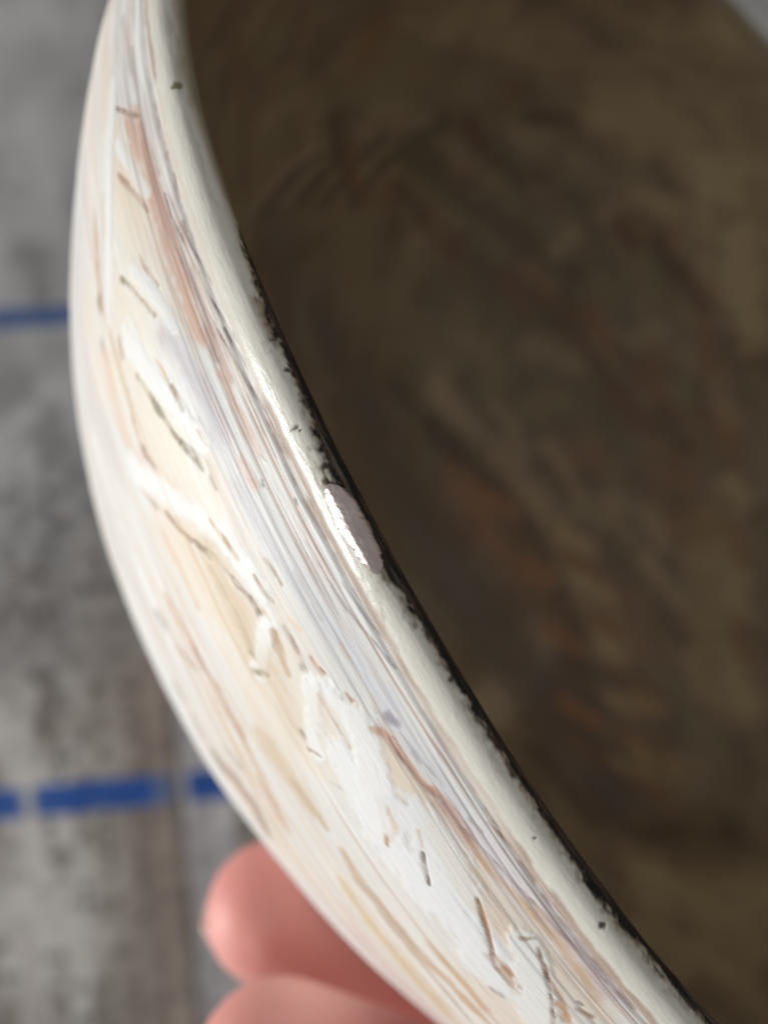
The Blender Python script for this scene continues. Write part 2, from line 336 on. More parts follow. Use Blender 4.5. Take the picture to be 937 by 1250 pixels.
 ([(31971,2446,26),(32096,2459,33),(32207,2485,33),(32332,2497,32)],(232,202,176),0.8,0.7,0),
 ([(32318,2562,98),(32415,2575,97),(32526,2536,90)],(196,158,136),0.9,0.6,-0.6),
 ([(32526,2536,77),(32624,2523,84),(32735,2497,84),(32832,2497,77),(32929,2485,84),(33026,2485,84),(33123,2497,84),(33234,2536,84)],(208,172,146),0.9,0.6,-0.5),
 ([(33234,2536,90),(33331,2562,97),(33429,2588,90),(33526,2613,97),(33734,2704,104),(33831,2730,105),(33942,2769,105),(34039,2782,105)],(222,190,162),0.85,0.7,-0.4),
 ([(32665,2639,65),(32860,2691,72),(33068,2756,65),(33276,2808,72),(33387,2833,65),(33609,2898,79),(33817,2950,72),(34053,3042,86)],(236,216,190),0.7,0.8,0),
 ([(33207,2089,133),(33304,2064,140),(33401,2051,133),(33498,2039,133),(33595,2013,127),(33692,1988,127),(33789,1975,127),(33887,1963,128)],(226,206,180),0.8,0.7,-0.2),
 ([(33665,1988,64),(33762,1950,64),(33859,1925,63),(33956,1900,70),(34053,1888,64)],(210,186,156),0.8,0.8,-0.3),
 ([(33720,1358,12),(33789,1274,20),(33845,1179,15),(33887,1073,6)],(220,210,204),0.7,0.8,0),
 ([(31777,3251,80),(31902,3185,66)],(180,178,174),0.9,0.5,-0.4),
 ([(32138,3081,46),(32304,2924,46),(32457,2808,52)],(196,180,166),0.85,0.6,-0.4),
 ([(32457,3934,99),(32554,3908,99)],(200,192,184),0.8,0.6,0),
 ([(32804,3868,106),(32984,3987,112)],(205,198,188),0.8,0.6,0),
 ([(33262,3815,152),(33401,3763,132)],(160,148,132),0.9,0.5,-0.6),
 ([(33207,3198,66),(33318,3094,59),(33415,3016,59)],(176,176,174),0.9,0.6,-0.5),
 ([(32887,3736,79),(32998,3631,72),(33109,3539,66),(33220,3474,59),(33442,3408,66),(33540,3369,60),(33651,3369,60),(33762,3369,60)],(226,224,222),0.7,0.8,0),
 ([(33470,3539,152),(33581,3513,166),(33706,3500,153),(33803,3408,152),(33942,3513,152),(34081,3631,180)],(186,162,148),0.85,0.7,-0.5),
 ([(32332,290,10),(32415,280,9),(32485,280,9),(32554,271,9),(32707,252,9),(32790,243,9),(32860,234,9),(32929,225,9)],(170,166,166),0.85,0.6,-0.4),
 ([(32540,280,9),(32624,271,9),(32762,252,9),(32846,234,9),(32915,216,9),(32984,199,8),(33137,175,14),(33207,160,11)],(160,156,158),0.85,0.6,-0.4),
 ([(32568,183,8),(32651,175,8),(32735,167,8),(32818,160,11),(32887,153,9),(32971,131,10),(33054,112,8),(33137,91,8)],(190,184,180),0.7,0.7,0),
 ([(32207,299,13),(32277,290,10),(32360,280,9),(32443,280,9),(32526,271,9),(32596,271,9),(32679,271,9),(32748,280,9)],(206,200,198),0.7,0.7,0),
 ([(32346,514,21),(32443,504,21),(32526,493,21),(32610,493,21),(32693,493,21)],(206,202,200),0.7,0.8,0),
 ([(32526,30,15),(32610,28,11),(32693,28,11),(32776,21,11),(32860,14,11)],(206,190,172),0.7,0.7,0),
 ([(32665,0,0),(32748,0,0),(32832,0,0),(32915,0,0),(32998,0,15)],(216,196,176),0.7,0.7,0),
 ([(32901,461,16),(32998,461,16)],(240,218,196),0.7,0.8,0),
 ([(33401,622,111),(33554,688,113),(33789,821,130),(33956,923,138),(34123,1027,157),(34303,1120,180),(34539,1097,182),(34706,1097,182)],(247,247,245),0.9,0.5,0.8),
 ([(33484,901,28),(33581,901,28),(33678,912,36)],(214,180,148),0.85,0.7,-0.5),
 ([(33692,710,17),(33776,754,22),(33859,799,17),(33942,866,20),(34039,935,23),(34123,1004,23),(34220,1073,23)],(196,156,124),0.9,0.6,-0.7),
 ([(33470,611,31),(33526,546,30),(33595,514,29),(33665,493,33),(33817,472,26),(33887,472,33),(33956,451,28),(34025,420,27)],(218,172,146),0.85,0.7,-0.3),
 ([(34012,409,47),(34081,409,47),(34164,399,52),(34234,389,52),(34303,389,48),(34372,378,47),(34442,378,47)],(208,166,146),0.85,0.7,-0.3),
 ([(34428,389,32),(34497,389,27),(34567,378,32),(34636,368,33),(34775,338,33),(34844,319,31),(34914,309,26),(34969,290,30)],(228,192,160),0.8,0.8,0),
 ([(33581,514,11),(33651,504,5),(33720,504,11),(33789,493,14),(33873,482,11),(33942,461,11),(34012,430,14),(34067,399,12)],(164,132,126),0.85,0.5,-0.6),
 ([(34067,399,18),(34289,378,10),(34497,319,10),(34706,280,16),(34914,234,16),(35122,199,18),(35330,175,17),(35552,167,17)],(174,156,160),0.85,0.6,-0.5),
 ([(34955,271,45),(35025,271,44),(35177,261,40),(35247,252,44),(35330,271,38),(35400,271,39),(35566,299,35),(35636,309,40)],(226,194,164),0.8,0.8,0),
 ([(34761,319,15),(34900,299,17),(34969,290,17),(35122,280,21),(35191,280,14),(35344,290,20),(35413,290,21),(35566,299,21)],(212,180,148),0.7,0.8,0),
 ([(33970,710,31),(34012,677,31)],(166,136,92),0.9,0.6,-0.5),
 ([(33998,688,13),(34025,666,14)],(120,96,64),0.9,0.4,0),
 ([(33734,710,19),(33748,688,14)],(160,140,120),0.8,0.5,0),
 ([(34067,777,167),(34164,655,166),(34386,633,166),(34539,677,160),(34692,721,168),(34858,765,182),(35108,844,195),(35289,935,218)],(244,245,246),0.9,0.4,0.6),
 ([(34206,710,17),(34317,765,11)],(216,196,172),0.8,0.6,0),
 ([(34359,799,17),(34456,866,25),(34567,923,24)],(146,136,122),0.9,0.5,-0.8),
 ([(34220,579,82),(34317,589,82),(34400,600,88),(34483,611,88),(34567,622,82),(34664,655,88),(34747,688,89)],(244,238,228),0.7,0.9,0),
 ([(34747,600,16),(34844,644,16),(34928,688,17),(35025,743,17)],(206,170,138),0.85,0.6,-0.8),
 ([(34983,699,17),(35094,765,17),(35219,844,30)],(168,134,110),0.9,0.5,-1),
 ([(35177,821,52),(35275,833,60),(35358,821,55),(35455,821,68)],(198,156,128),0.9,0.6,-0.8),
 ([(34858,611,69),(34942,611,69),(35025,600,69),(35108,600,63),(35205,600,69)],(238,220,198),0.8,0.8,0),
 ([(34914,482,28),(35011,461,28),(35094,440,30)],(236,226,208),0.8,0.7,0.3),
 ([(35136,493,101),(35219,536,107),(35302,589,108),(35386,633,115),(35483,699,122),(35580,765,134),(35677,833,143),(35788,912,157)],(248,247,243),0.95,0.3,1),
 ([(35094,493,17),(35122,399,17)],(160,136,108),0.9,0.6,-0.8),
 ([(35177,420,10),(35261,461,11),(35344,504,11),(35427,546,11),(35511,600,11),(35594,655,11),(35677,721,12),(35788,810,19)],(160,136,116),0.9,0.5,-1),
 ([(35427,536,44),(35538,568,44),(35649,611,50),(35760,655,50)],(212,170,134),0.85,0.7,-0.5),
 ([(35386,844,41),(35483,889,41),(35594,946,48),(35691,969,56),(35788,992,56)],(222,200,180),0.7,0.8,0),
 ([(35636,461,18),(35663,451,14)],(140,124,110),0.8,0.5,0),
 ([(35691,504,25),(35760,461,25)],(168,140,112),0.85,0.6,-0.4),
 ([(34289,1863,76),(34567,1913,78),(34719,1850,72),(34983,1838,86),(35247,1825,88),(35469,1713,82),(35622,1664,82),(35871,1627,90)],(216,186,156),0.85,0.7,-0.4),
 ([(34553,1888,32),(34650,1888,40),(34747,1875,33),(34830,1850,40),(34928,1838,40),(35011,1813,40),(35108,1813,40),(35191,1788,40)],(196,170,140),0.7,0.8,-0.3),
 ([(34595,2292,112),(34789,2318,120),(34983,2331,122),(35177,2318,116),(35358,2305,131),(35566,2318,134),(35774,2344,157),(35996,2382,181)],(226,204,166),0.8,0.8,-0.3),
 ([(35108,1516,45),(35191,1504,53),(35275,1492,53),(35344,1467,53),(35427,1455,53),(35511,1455,48),(35608,1467,48),(35691,1467,61)],(222,192,160),0.75,0.8,0),
 ([(34872,2717,68),(35080,2743,83),(35302,2795,77),(35511,2808,106),(35608,2795,85),(35830,2820,109),(36066,2859,133),(36330,2937,175)],(236,220,210),0.7,0.8,0),
 ([(34275,1262,32),(34275,1179,41)],(186,184,186),0.8,0.8,0),
 ([(34747,844,53),(34817,866,58)],(196,194,194),0.8,0.9,0),
 ([(35483,1120,41),(35511,1085,41)],(176,168,166),0.8,0.7,0),
 ([(35261,1004,32),(35302,958,40)],(206,202,200),0.7,0.8,0),
 ([(33595,105,25),(33665,79,21),(33734,56,25),(33803,33,25),(33873,12,21),(33956,12,21),(34025,2,21)],(160,134,112),0.85,0.7,-0.8),
 ([(33984,0,12),(34053,0,5),(34123,0,0),(34192,0,0),(34261,0,28),(34345,0,0),(34414,0,0),(34483,0,0)],(156,138,128),0.85,0.6,-0.8),
 ([(34372,0,14),(34442,0,5),(34511,0,0),(34581,0,0),(34650,0,0),(34719,0,0)],(180,158,146),0.85,0.7,-0.8),
 ([(34706,0,0),(34775,0,0),(34844,0,0),(34928,0,0),(34997,0,0),(35080,0,2),(35150,0,0),(35233,0,9)],(190,164,148),0.8,0.6,-0.7),
 ([(35108,0,29),(35191,0,16),(35261,0,23),(35344,0,9),(35413,0,17),(35497,0,0)],(150,118,106),0.9,0.6,-0.8),
 ([(33734,72,8),(33803,58,8),(33887,54,8),(33970,47,15),(34039,37,7),(34123,35,8),(34192,26,8),(34275,23,7)],(206,180,166),0.8,0.6,-0.4),
 ([(34317,175,14),(34525,128,14),(34664,114,9),(34872,93,7),(35011,75,8),(35219,54,14),(35372,58,7),(35594,61,14)],(186,142,124),0.85,0.6,-0.5),
 ([(34761,117,8),(34914,117,6),(34983,114,7),(35122,91,13),(35191,79,14),(35330,56,14),(35413,65,6),(35580,91,14)],(170,128,116),0.85,0.5,-0.5),
 ([(34261,338,10),(34331,338,10),(34400,338,13),(34483,338,10),(34553,328,10),(34622,319,5),(34692,319,10)],(190,178,182),0.8,0.6,-0.4),
 ([(33581,399,5),(33651,389,10),(33734,378,14),(33803,368,5),(33873,348,14),(33956,328,5),(34025,319,5)],(196,190,192),0.7,0.7,0),
 ([(33734,389,20),(33803,389,15)],(186,186,192),0.6,0.9,0),
 ([(34261,290,17),(34359,261,16)],(176,168,170),0.6,0.8,0),
 ([(28515,0,12),(28959,0,12),(29265,0,12),(29653,0,12),(29931,0,12),(30292,0,12),(30542,0,12),(30875,0,12)],(170,150,140),0.7,0.6,-0.5),
 ([(30750,0,19),(31930,0,19),(32013,0,19),(32166,0,19),(32304,0,19),(32457,0,19),(32526,0,19),(32679,0,19)],(156,128,112),0.8,0.6,-0.7),
 ([(32513,7,8),(32665,0,0),(32804,0,0),(32957,0,12),(33026,0,12),(33179,0,12),(33318,0,12),(33470,0,12)],(190,176,166),0.7,0.7,-0.4),
 ([(33082,19,12),(33095,9,14)],(140,130,120),0.9,0.5,0),
 ([(33137,37,16),(33165,40,16)],(130,120,105),0.9,0.5,0),
 ([(33193,0,12),(33234,0,7)],(110,98,84),0.9,0.5,0),
 ([(31943,216,17),(31971,225,13)],(140,140,136),0.9,0.5,0),
 ([(33470,409,23),(33526,389,27)],(176,174,184),0.8,0.8,0),
 ([(28015,319,32),(28279,299,36),(28404,290,36),(28640,280,36),(28751,280,36),(28973,261,27),(29070,261,27),(29278,252,27)],(205,200,196),0.6,0.8,0),
 ([(27516,440,38),(27682,409,33),(27835,389,33),(27988,368,25),(28126,358,29),(28251,348,24)],(205,203,200),0.6,0.8,0),
 ([(27849,54,39),(28140,0,0)],(170,155,150),0.8,0.7,-0.4),
 ([(33595,1015,180),(33831,1062,194),(34067,1097,196),(34303,1073,195),(34581,969,187),(34803,935,180),(35025,923,181),(35289,1004,191)],(246,247,247),0.9,0.35,0.8),
 ([(33901,901,28),(33984,935,23),(34067,969,29),(34150,1027,29),(34248,1109,29)],(190,150,120),0.9,0.5,-1),
 ([(34012,866,45),(34123,923,46),(34220,1039,42)],(228,200,172),0.8,0.6,-0.6),
 ([(34359,799,17),(34470,866,17),(34581,935,23)],(140,128,114),0.95,0.4,-1),
 ([(34775,611,24),(34858,644,16),(34942,688,24),(35039,743,22),(35136,799,22),(35233,855,25)],(176,138,112),0.95,0.4,-1),
 ([(35191,833,73),(35289,833,60),(35372,833,60),(35469,833,73)],(196,154,126),0.9,0.5,-0.9),
 ([(35136,493,101),(35219,536,102),(35302,579,103),(35386,633,110),(35483,688,122),(35580,754,123),(35677,833,130),(35788,923,145)],(249,248,245),0.95,0.25,1.2),
 ([(35094,493,17),(35122,389,9)],(150,126,100),0.95,0.5,-0.9),
 ([(35191,420,14),(35261,461,16),(35344,493,16),(35427,536,16),(35511,589,11),(35594,644,11),(35691,721,17),(35788,799,24)],(150,124,104),0.95,0.4,-1),
 ([(33401,666,83),(33470,677,83),(33623,721,84),(33706,754,84),(33776,788,90),(33859,844,91),(34012,969,104),(34095,1027,105)],(248,248,246),0.9,0.35,0.9),
 ([(35164,3055,118),(35275,3055,112),(35497,3068,142),(35608,3068,136),(35871,3146,169),(35983,3146,192),(36274,3251,357),(36496,3421,292)],(222,206,200),0.7,0.8,-0.3),
 ([(34844,1963,34),(35011,1938,40),(35094,1925,34),(35275,1913,40),(35441,1888,34),(35622,1888,34),(35719,1900,34),(35927,1938,43)],(206,180,152),0.7,0.7,-0.4),
 ([(34511,2001,26),(34595,1975,33),(34678,1963,26),(34747,1925,26),(34844,1925,27),(34928,1913,27),(35011,1913,34),(35094,1900,40)],(210,186,160),0.7,0.7,-0.4),
 ([(31735,2717,34),(32041,2782,26),(32249,2795,40),(32568,2795,39),(32887,2820,39),(33193,2872,40),(33415,2924,39),(33734,3016,46)],(216,190,168),0.7,0.7,-0.4),
 ([(31513,2911,34),(31832,3016,40),(32041,3120,40),(32374,3133,47),(32610,3133,39),(32943,3159,46),(33165,3172,46),(33512,3225,47)],(222,208,196),0.6,0.8,-0.3),
 ([(29376,4448,15),(29598,4619,15),(29834,4790,15),(30097,4909,0),(30222,4988,298),(30611,4790,293),(30916,4790,309),(31166,4974,272)],(226,222,218),0.7,0.7,-0.4),
 ([(30000,2678,35),(30236,2691,50),(30472,2691,35),(30708,2704,27),(31041,2743,41),(31263,2769,47),(31485,2782,33),(31707,2795,34)],(230,218,204),0.7,0.7,-0.4),
]
INTERIOR_MARKS = [
 ([(0,457,-855,31),(166,305,-877,33),(268,140,-862,33),(335,-103,-877,32),(289,-327,-871,30),(182,-528,-780,27)],(38,28,20),0.8,1),
 ([(231,-144,-904,42),(104,-238,-900,40),(0,-265,-877,38)],(110,98,78),0.6,1),
 ([(55,-237,-895,42),(55,-237,-895,42)],(112,98,80),0.5,1),
 ([(286,-366,-860,23),(256,-453,-826,22),(205,-533,-777,21)],(110,94,66),0.6,1),
 ([(344,-417,-826,18),(325,-490,-791,17)],(100,84,56),0.4,1),
 ([(286,-267,-885,64),(216,-462,-823,59),(178,-547,-766,55),(326,-600,-702,56)],(38,28,20),0.6,1),
 ([(86,-386,-850,33),(94,-510,-784,31)],(40,28,24),0.6,1),
 ([(174,136,-890,66),(174,136,-890,66)],(66,44,27),0.5,1),
 ([(618,160,-666,70),(618,160,-666,70)],(66,44,27),0.5,1),
 ([(568,420,-564,40),(568,420,-564,40)],(66,44,27),0.5,1),
 ([(645,222,-614,50),(645,222,-614,50)],(66,44,27),0.5,1),
 ([(453,685,-422,32),(453,685,-422,32)],(66,44,27),0.5,1),
 ([(517,639,-388,30),(517,639,-388,30)],(66,44,27),0.5,1),
 ([(618,518,-393,31),(618,518,-393,31)],(66,44,27),0.5,1),
 ([(95,905,-365,24),(95,905,-365,24)],(66,44,27),0.5,1),
 ([(79,823,-543,27),(79,823,-543,27)],(66,44,27),0.5,1),
 ([(-115,766,-589,29),(-115,766,-589,29)],(66,44,27),0.5,1),
 ([(-327,808,-336,42),(-327,808,-336,42)],(66,44,27),0.5,1),
 ([(643,56,-675,60),(643,56,-675,60)],(66,44,27),0.5,1),
 ([(430,258,-762,60),(430,258,-762,60)],(66,44,27),0.5,1),
 ([(461,-128,-826,87),(461,-128,-826,87)],(66,44,27),0.5,1),
 ([(701,241,-543,50),(701,241,-543,50)],(66,44,27),0.5,1),
 ([(500,756,-98,22),(540,716,-124,23)],(38,28,20),0.8,1),
 ([(366,862,-108,22),(439,808,-119,22)],(52,42,30),0.7,1),
 ([(164,883,-388,16),(256,865,-347,16)],(38,28,20),0.6,1),
 ([(154,694,-689,57),(277,621,-689,59),(395,544,-648,59)],(52,42,30),0.6,1),
 ([(320,566,-698,49),(461,422,-666,50),(534,302,-671,50)],(52,42,30),0.6,1),
 ([(-538,528,-516,6),(-490,595,-505,6),(-417,667,-489,6),(-321,738,-478,7)],(100,86,68),0.4,0.5),
 ([(-491,564,-537,8),(-445,624,-516,8),(-374,689,-500,8),(-276,758,-489,8)],(34,26,22),0.7,0.5),
 ([(-441,596,-553,6),(-401,654,-521,7),(-328,719,-500,7),(-233,788,-478,7)],(100,86,68),0.4,0.5),
 ([(-396,622,-564,8),(-359,675,-532,8),(-279,746,-505,8),(-186,804,-489,9)],(34,26,22),0.7,0.5),
 ([(-352,649,-569,7),(-312,702,-537,7),(-236,773,-500,7),(-146,829,-472,7)],(100,86,68),0.4,0.5),
 ([(-305,669,-584,9),(-265,727,-543,9),(-190,792,-505,9),(-103,840,-478,9)],(34,26,22),0.7,0.5),
 ([(-255,701,-584,7),(-216,755,-543,7),(-150,812,-500,7),(-68,860,-456,8)],(100,86,68),0.4,0.5),
 ([(-207,720,-594,9),(-171,773,-548,9),(-109,826,-500,9),(-23,867,-456,9)],(34,26,22),0.7,0.5),
 ([(-357,732,-450,22),(-214,721,-589,24)],(38,28,20),0.5,1),
 ([(-273,749,-505,12),(-181,726,-604,13)],(66,44,27),0.5,1),
 ([(-87,823,-516,29),(186,775,-579,32),(388,645,-564,33)],(44,36,26),0.6,1),
 ([(297,862,-295,53),(471,753,-237,54),(571,657,-225,55)],(104,90,66),0.5,1),
 ([(341,699,-553,23),(422,731,-393,23),(529,677,-289,22)],(100,86,64),0.45,1),
 ([(327,533,-715,26),(451,459,-652,26),(556,484,-521,26)],(96,84,62),0.4,1),
 ([(-434,526,-624,44),(-163,501,-794,52),(-7,387,-877,55)],(56,46,38),0.5,1),
 ([(98,484,-843,25),(275,300,-834,25),(330,172,-834,25)],(92,80,62),0.5,1),
 ([(481,102,-780,30),(567,80,-731,30),(564,-39,-755,29)],(104,92,70),0.5,1),
 ([(384,27,-843,39),(439,-205,-837,38)],(92,78,58),0.4,1),
 ([(237,309,-850,19),(364,81,-840,19),(406,-198,-853,19)],(86,70,50),0.4,1),
 ([(146,238,-891,47),(255,-18,-890,47)],(78,52,32),0.5,1),
 ([(698,67,-619,60),(623,-185,-706,58),(573,-379,-698,55)],(100,84,58),0.45,1),
 ([(336,-570,-727,33),(139,-685,-634,29)],(56,46,32),0.5,1),
 ([(84,-636,-680,51),(257,-705,-599,51)],(92,80,56),0.5,1),
 ([(628,566,-295,28),(719,382,-399,29)],(104,88,60),0.5,1),
 ([(94,-510,-784,11),(147,-549,-762,11),(363,-616,-671,11)],(34,24,18),0.6,1),
 ([(-441,554,-594,79),(-279,504,-739,89),(-111,402,-853,97),(210,-312,-885,97),(179,-493,-804,90)],(46,38,36),0.55,1),
 ([(399,837,-72,101),(568,677,-174,108),(676,509,-295,114)],(100,87,66),0.5,1),  # wide pale patch: brighter light on the upper right painted in
 ([(-112,916,-283,46),(179,923,-249,51),(395,827,-197,53)],(80,68,50),0.4,1),
 ([(84,-636,-680,79),(84,-737,-564,73),(-198,-691,-553,64)],(92,80,60),0.45,1),
 ([(31,876,-444,20),(83,858,-478,21),(134,844,-489,21)],(48,33,22),0.6836882492997375,0.5),
 ([(121,861,-461,23),(178,836,-483,23),(224,809,-500,23)],(40,30,22),0.5137732525771602,0.5),
 ([(243,821,-461,14),(281,795,-472,15),(317,765,-483,15)],(48,33,22),0.535513258097408,0.5),
 ([(327,771,-461,23),(367,737,-467,23),(402,696,-483,23)],(40,30,22),0.5191411578637697,0.5),
 ([(426,709,-428,17),(444,684,-439,17),(469,658,-439,17)],(48,33,22),0.5352510455371937,0.5),
 ([(508,638,-405,20),(533,602,-416,20),(560,570,-416,21)],(40,30,22),0.6323444002226243,0.5),
 ([(559,579,-405,24),(592,533,-416,24),(627,490,-416,24)],(48,33,22),0.5527456685493122,0.5),
 ([(-82,784,-579,18),(-41,779,-599,18),(7,764,-629,18)],(44,34,24),0.5285597995333777,0.5),
 ([(27,765,-629,24),(72,749,-648,25),(121,725,-666,25)],(56,36,22),0.5065341335934069,0.5),
 ([(131,743,-643,27),(185,717,-652,27),(231,670,-675,28)],(44,34,24),0.4241158013854897,0.5),
 ([(260,678,-648,21),(288,647,-657,21),(315,618,-662,21)],(56,36,22),0.5241333892302374,0.5),
 ([(324,636,-638,19),(356,592,-648,19),(384,559,-648,19)],(44,34,24),0.5560325542412371,0.5),
 ([(410,544,-634,23),(439,505,-634,23),(467,459,-638,23)],(56,36,22),0.5596085426458192,0.5),
 ([(451,475,-643,17),(493,414,-643,17),(528,363,-643,17)],(44,34,24),0.5902440333075931,0.5),
 ([(512,386,-643,21),(545,328,-648,21),(579,283,-643,21)],(56,36,22),0.5863555714970023,0.5),
 ([(304,682,-609,16),(331,649,-619,16),(366,609,-624,16)],(70,44,26),0.48402926870153345,0.5),
 ([(380,609,-609,26),(410,574,-609,26),(432,534,-619,26)],(44,33,23),0.5590384945653627,0.5),
 ([(432,563,-594,20),(468,511,-599,20),(494,469,-604,20)],(70,44,26),0.5372426699727599,0.5),
 ([(503,469,-594,24),(532,430,-594,24),(552,394,-599,24)],(44,33,23),0.4804615062948584,0.5),
 ([(559,399,-589,16),(593,342,-594,17),(626,292,-594,17)],(70,44,26),0.5397382621670852,0.5),
 ([(601,306,-609,26),(626,266,-609,26),(642,227,-614,26)],(44,33,23),0.6211892708242799,0.5),
 ([(199,214,-877,22),(224,188,-871,22),(259,162,-862,22)],(80,52,30),0.47238407108645547,0.5),
 ([(220,137,-877,27),(247,107,-873,27),(285,79,-867,27)],(58,42,28),0.532853694771871,0.5),
 ([(256,38,-881,25),(285,27,-875,25),(310,-3,-873,25)],(80,52,30),0.5761296252199144,0.5),
 ([(261,-41,-891,23),(298,-63,-885,23),(340,-98,-875,23)],(58,42,28),0.5567349725591081,0.5),
 ([(277,-120,-895,24),(305,-142,-888,24),(337,-172,-879,24)],(80,52,30),0.5443589321440261,0.5),
 ([(262,-208,-896,15),(290,-235,-888,16),(325,-268,-875,16)],(58,42,28),0.5184583605771441,0.5),
 ([(243,-285,-888,22),(263,-313,-879,22),(295,-339,-867,22)],(80,52,30),0.5635726704015039,0.5),
 ([(205,-363,-869,18),(228,-396,-855,18),(257,-419,-843,18)],(58,42,28),0.5717183256972219,0.5),
 ([(369,99,-834,15),(394,77,-829,15),(432,53,-817,15)],(104,86,60),0.6011614169615731,0.5),
 ([(364,41,-848,16),(396,14,-840,16),(426,-15,-832,16)],(70,46,28),0.6411341599440592,0.5),
 ([(389,-17,-848,16),(418,-48,-840,16),(448,-75,-829,16)],(104,86,60),0.5783663264182201,0.5),
 ([(396,-106,-855,11),(417,-131,-848,11),(441,-156,-837,11)],(70,46,28),0.523604844236032,0.5),
 ([(396,-176,-858,15),(412,-197,-850,15),(427,-213,-843,15)],(104,86,60),0.4987909581300493,0.5),
 ([(394,-241,-855,13),(409,-250,-848,13),(419,-272,-840,13)],(70,46,28),0.5281249147754832,0.5),
 ([(361,-292,-860,15),(382,-315,-848,15),(394,-336,-837,15)],(104,86,60),0.6139345244535573,0.5),
 ([(326,-375,-848,12),(341,-392,-837,12),(352,-412,-826,12)],(70,46,28),0.5761088860924859,0.5),
 ([(275,-431,-834,14),(296,-447,-823,14),(301,-473,-807,14)],(104,86,60),0.5099125494212589,0.5),
 ([(186,484,-820,24),(220,423,-829,24),(255,378,-826,24)],(46,36,26),0.4128652890129865,0.5),
 ([(261,409,-814,22),(287,373,-811,22),(313,319,-811,22)],(88,76,56),0.4345788707699976,0.5),
 ([(321,350,-798,25),(345,300,-798,25),(383,226,-798,25)],(46,36,26),0.3501421217417573,0.5),
 ([(366,296,-787,22),(401,241,-784,22),(431,174,-787,22)],(88,76,56),0.4836922670501781,0.5),
 ([(441,215,-770,26),(468,166,-770,26),(488,126,-770,26)],(46,36,26),0.40696708006846705,0.5),
 ([(491,146,-762,26),(522,92,-759,26),(549,29,-755,26)],(88,76,56),0.42444582572326245,0.5),
 ([(527,93,-755,18),(556,24,-751,18),(581,-46,-743,18)],(46,36,26),0.42154035496388553,0.5),
 ([(549,-14,-762,24),(568,-65,-755,24),(576,-122,-751,23)],(88,76,56),0.47402079559012,0.5),
 ([(545,-106,-773,23),(555,-159,-766,23),(561,-204,-759,23)],(46,36,26),0.3868490273022489,0.5),
 ([(637,454,-444,24),(659,404,-467,24),(682,347,-489,24)],(70,48,28),0.42119471376935286,0.5),
 ([(686,342,-489,26),(707,293,-500,26),(719,248,-516,26)],(104,90,66),0.3951034638460883,0.5),
 ([(711,231,-537,22),(722,187,-548,22),(730,142,-558,22)],(70,48,28),0.4041559074242727,0.5),
 ([(721,114,-579,22),(730,83,-579,22),(730,38,-589,22)],(104,90,66),0.48748598297044704,0.5),
 ([(710,0,-619,22),(713,-37,-619,22),(709,-75,-624,21)],(70,48,28),0.4363462679337904,0.5),
 ([(687,-97,-648,21),(675,-156,-657,21),(668,-198,-657,20)],(104,90,66),0.40877985359988533,0.5),
 ([(658,-208,-666,17),(642,-259,-671,17),(635,-296,-666,16)],(70,48,28),0.47544179484608745,0.5),
 ([(606,-322,-689,26),(590,-369,-684,25),(577,-404,-680,25)],(104,90,66),0.3714026266695366,0.5),
 ([(428,-262,-837,19),(441,-275,-829,19),(464,-301,-811,19)],(60,40,24),0.525453403126099,0.5),
 ([(414,-312,-834,26),(427,-333,-823,26),(443,-346,-811,26)],(86,66,40),0.5394482529877864,0.5),
 ([(361,-368,-840,25),(381,-401,-820,24),(405,-420,-801,24)],(60,40,24),0.42880072625136006,0.5),
 ([(347,-421,-823,24),(363,-448,-804,24),(382,-464,-787,24)],(86,66,40),0.44423266007698736,0.5),
 ([(292,-486,-801,20),(300,-499,-791,20),(315,-515,-777,20)],(60,40,24),0.4490123807795422,0.5),
]

# ================================================================ SETTING: table top
def rounded_box(name, sx, sy, sz, r, z1, mat):
    import bmesh
    bm = bmesh.new(); bmesh.ops.create_cube(bm, size=1)
    for v in bm.verts: v.co = Vector((v.co.x * sx, v.co.y * sy, (v.co.z - .5) * sz + z1))
    bmesh.ops.bevel(bm, geom=list(bm.edges), offset=r, segments=3, affect='EDGES')
    me = bpy.data.meshes.new(name); bm.to_mesh(me); bm.free()
    return link(name, me, mat)
tbl = rounded_box('table_top', 1.5, 1.1, .035, .006, 0.0, mat_table())
tag(tbl, kind='structure')

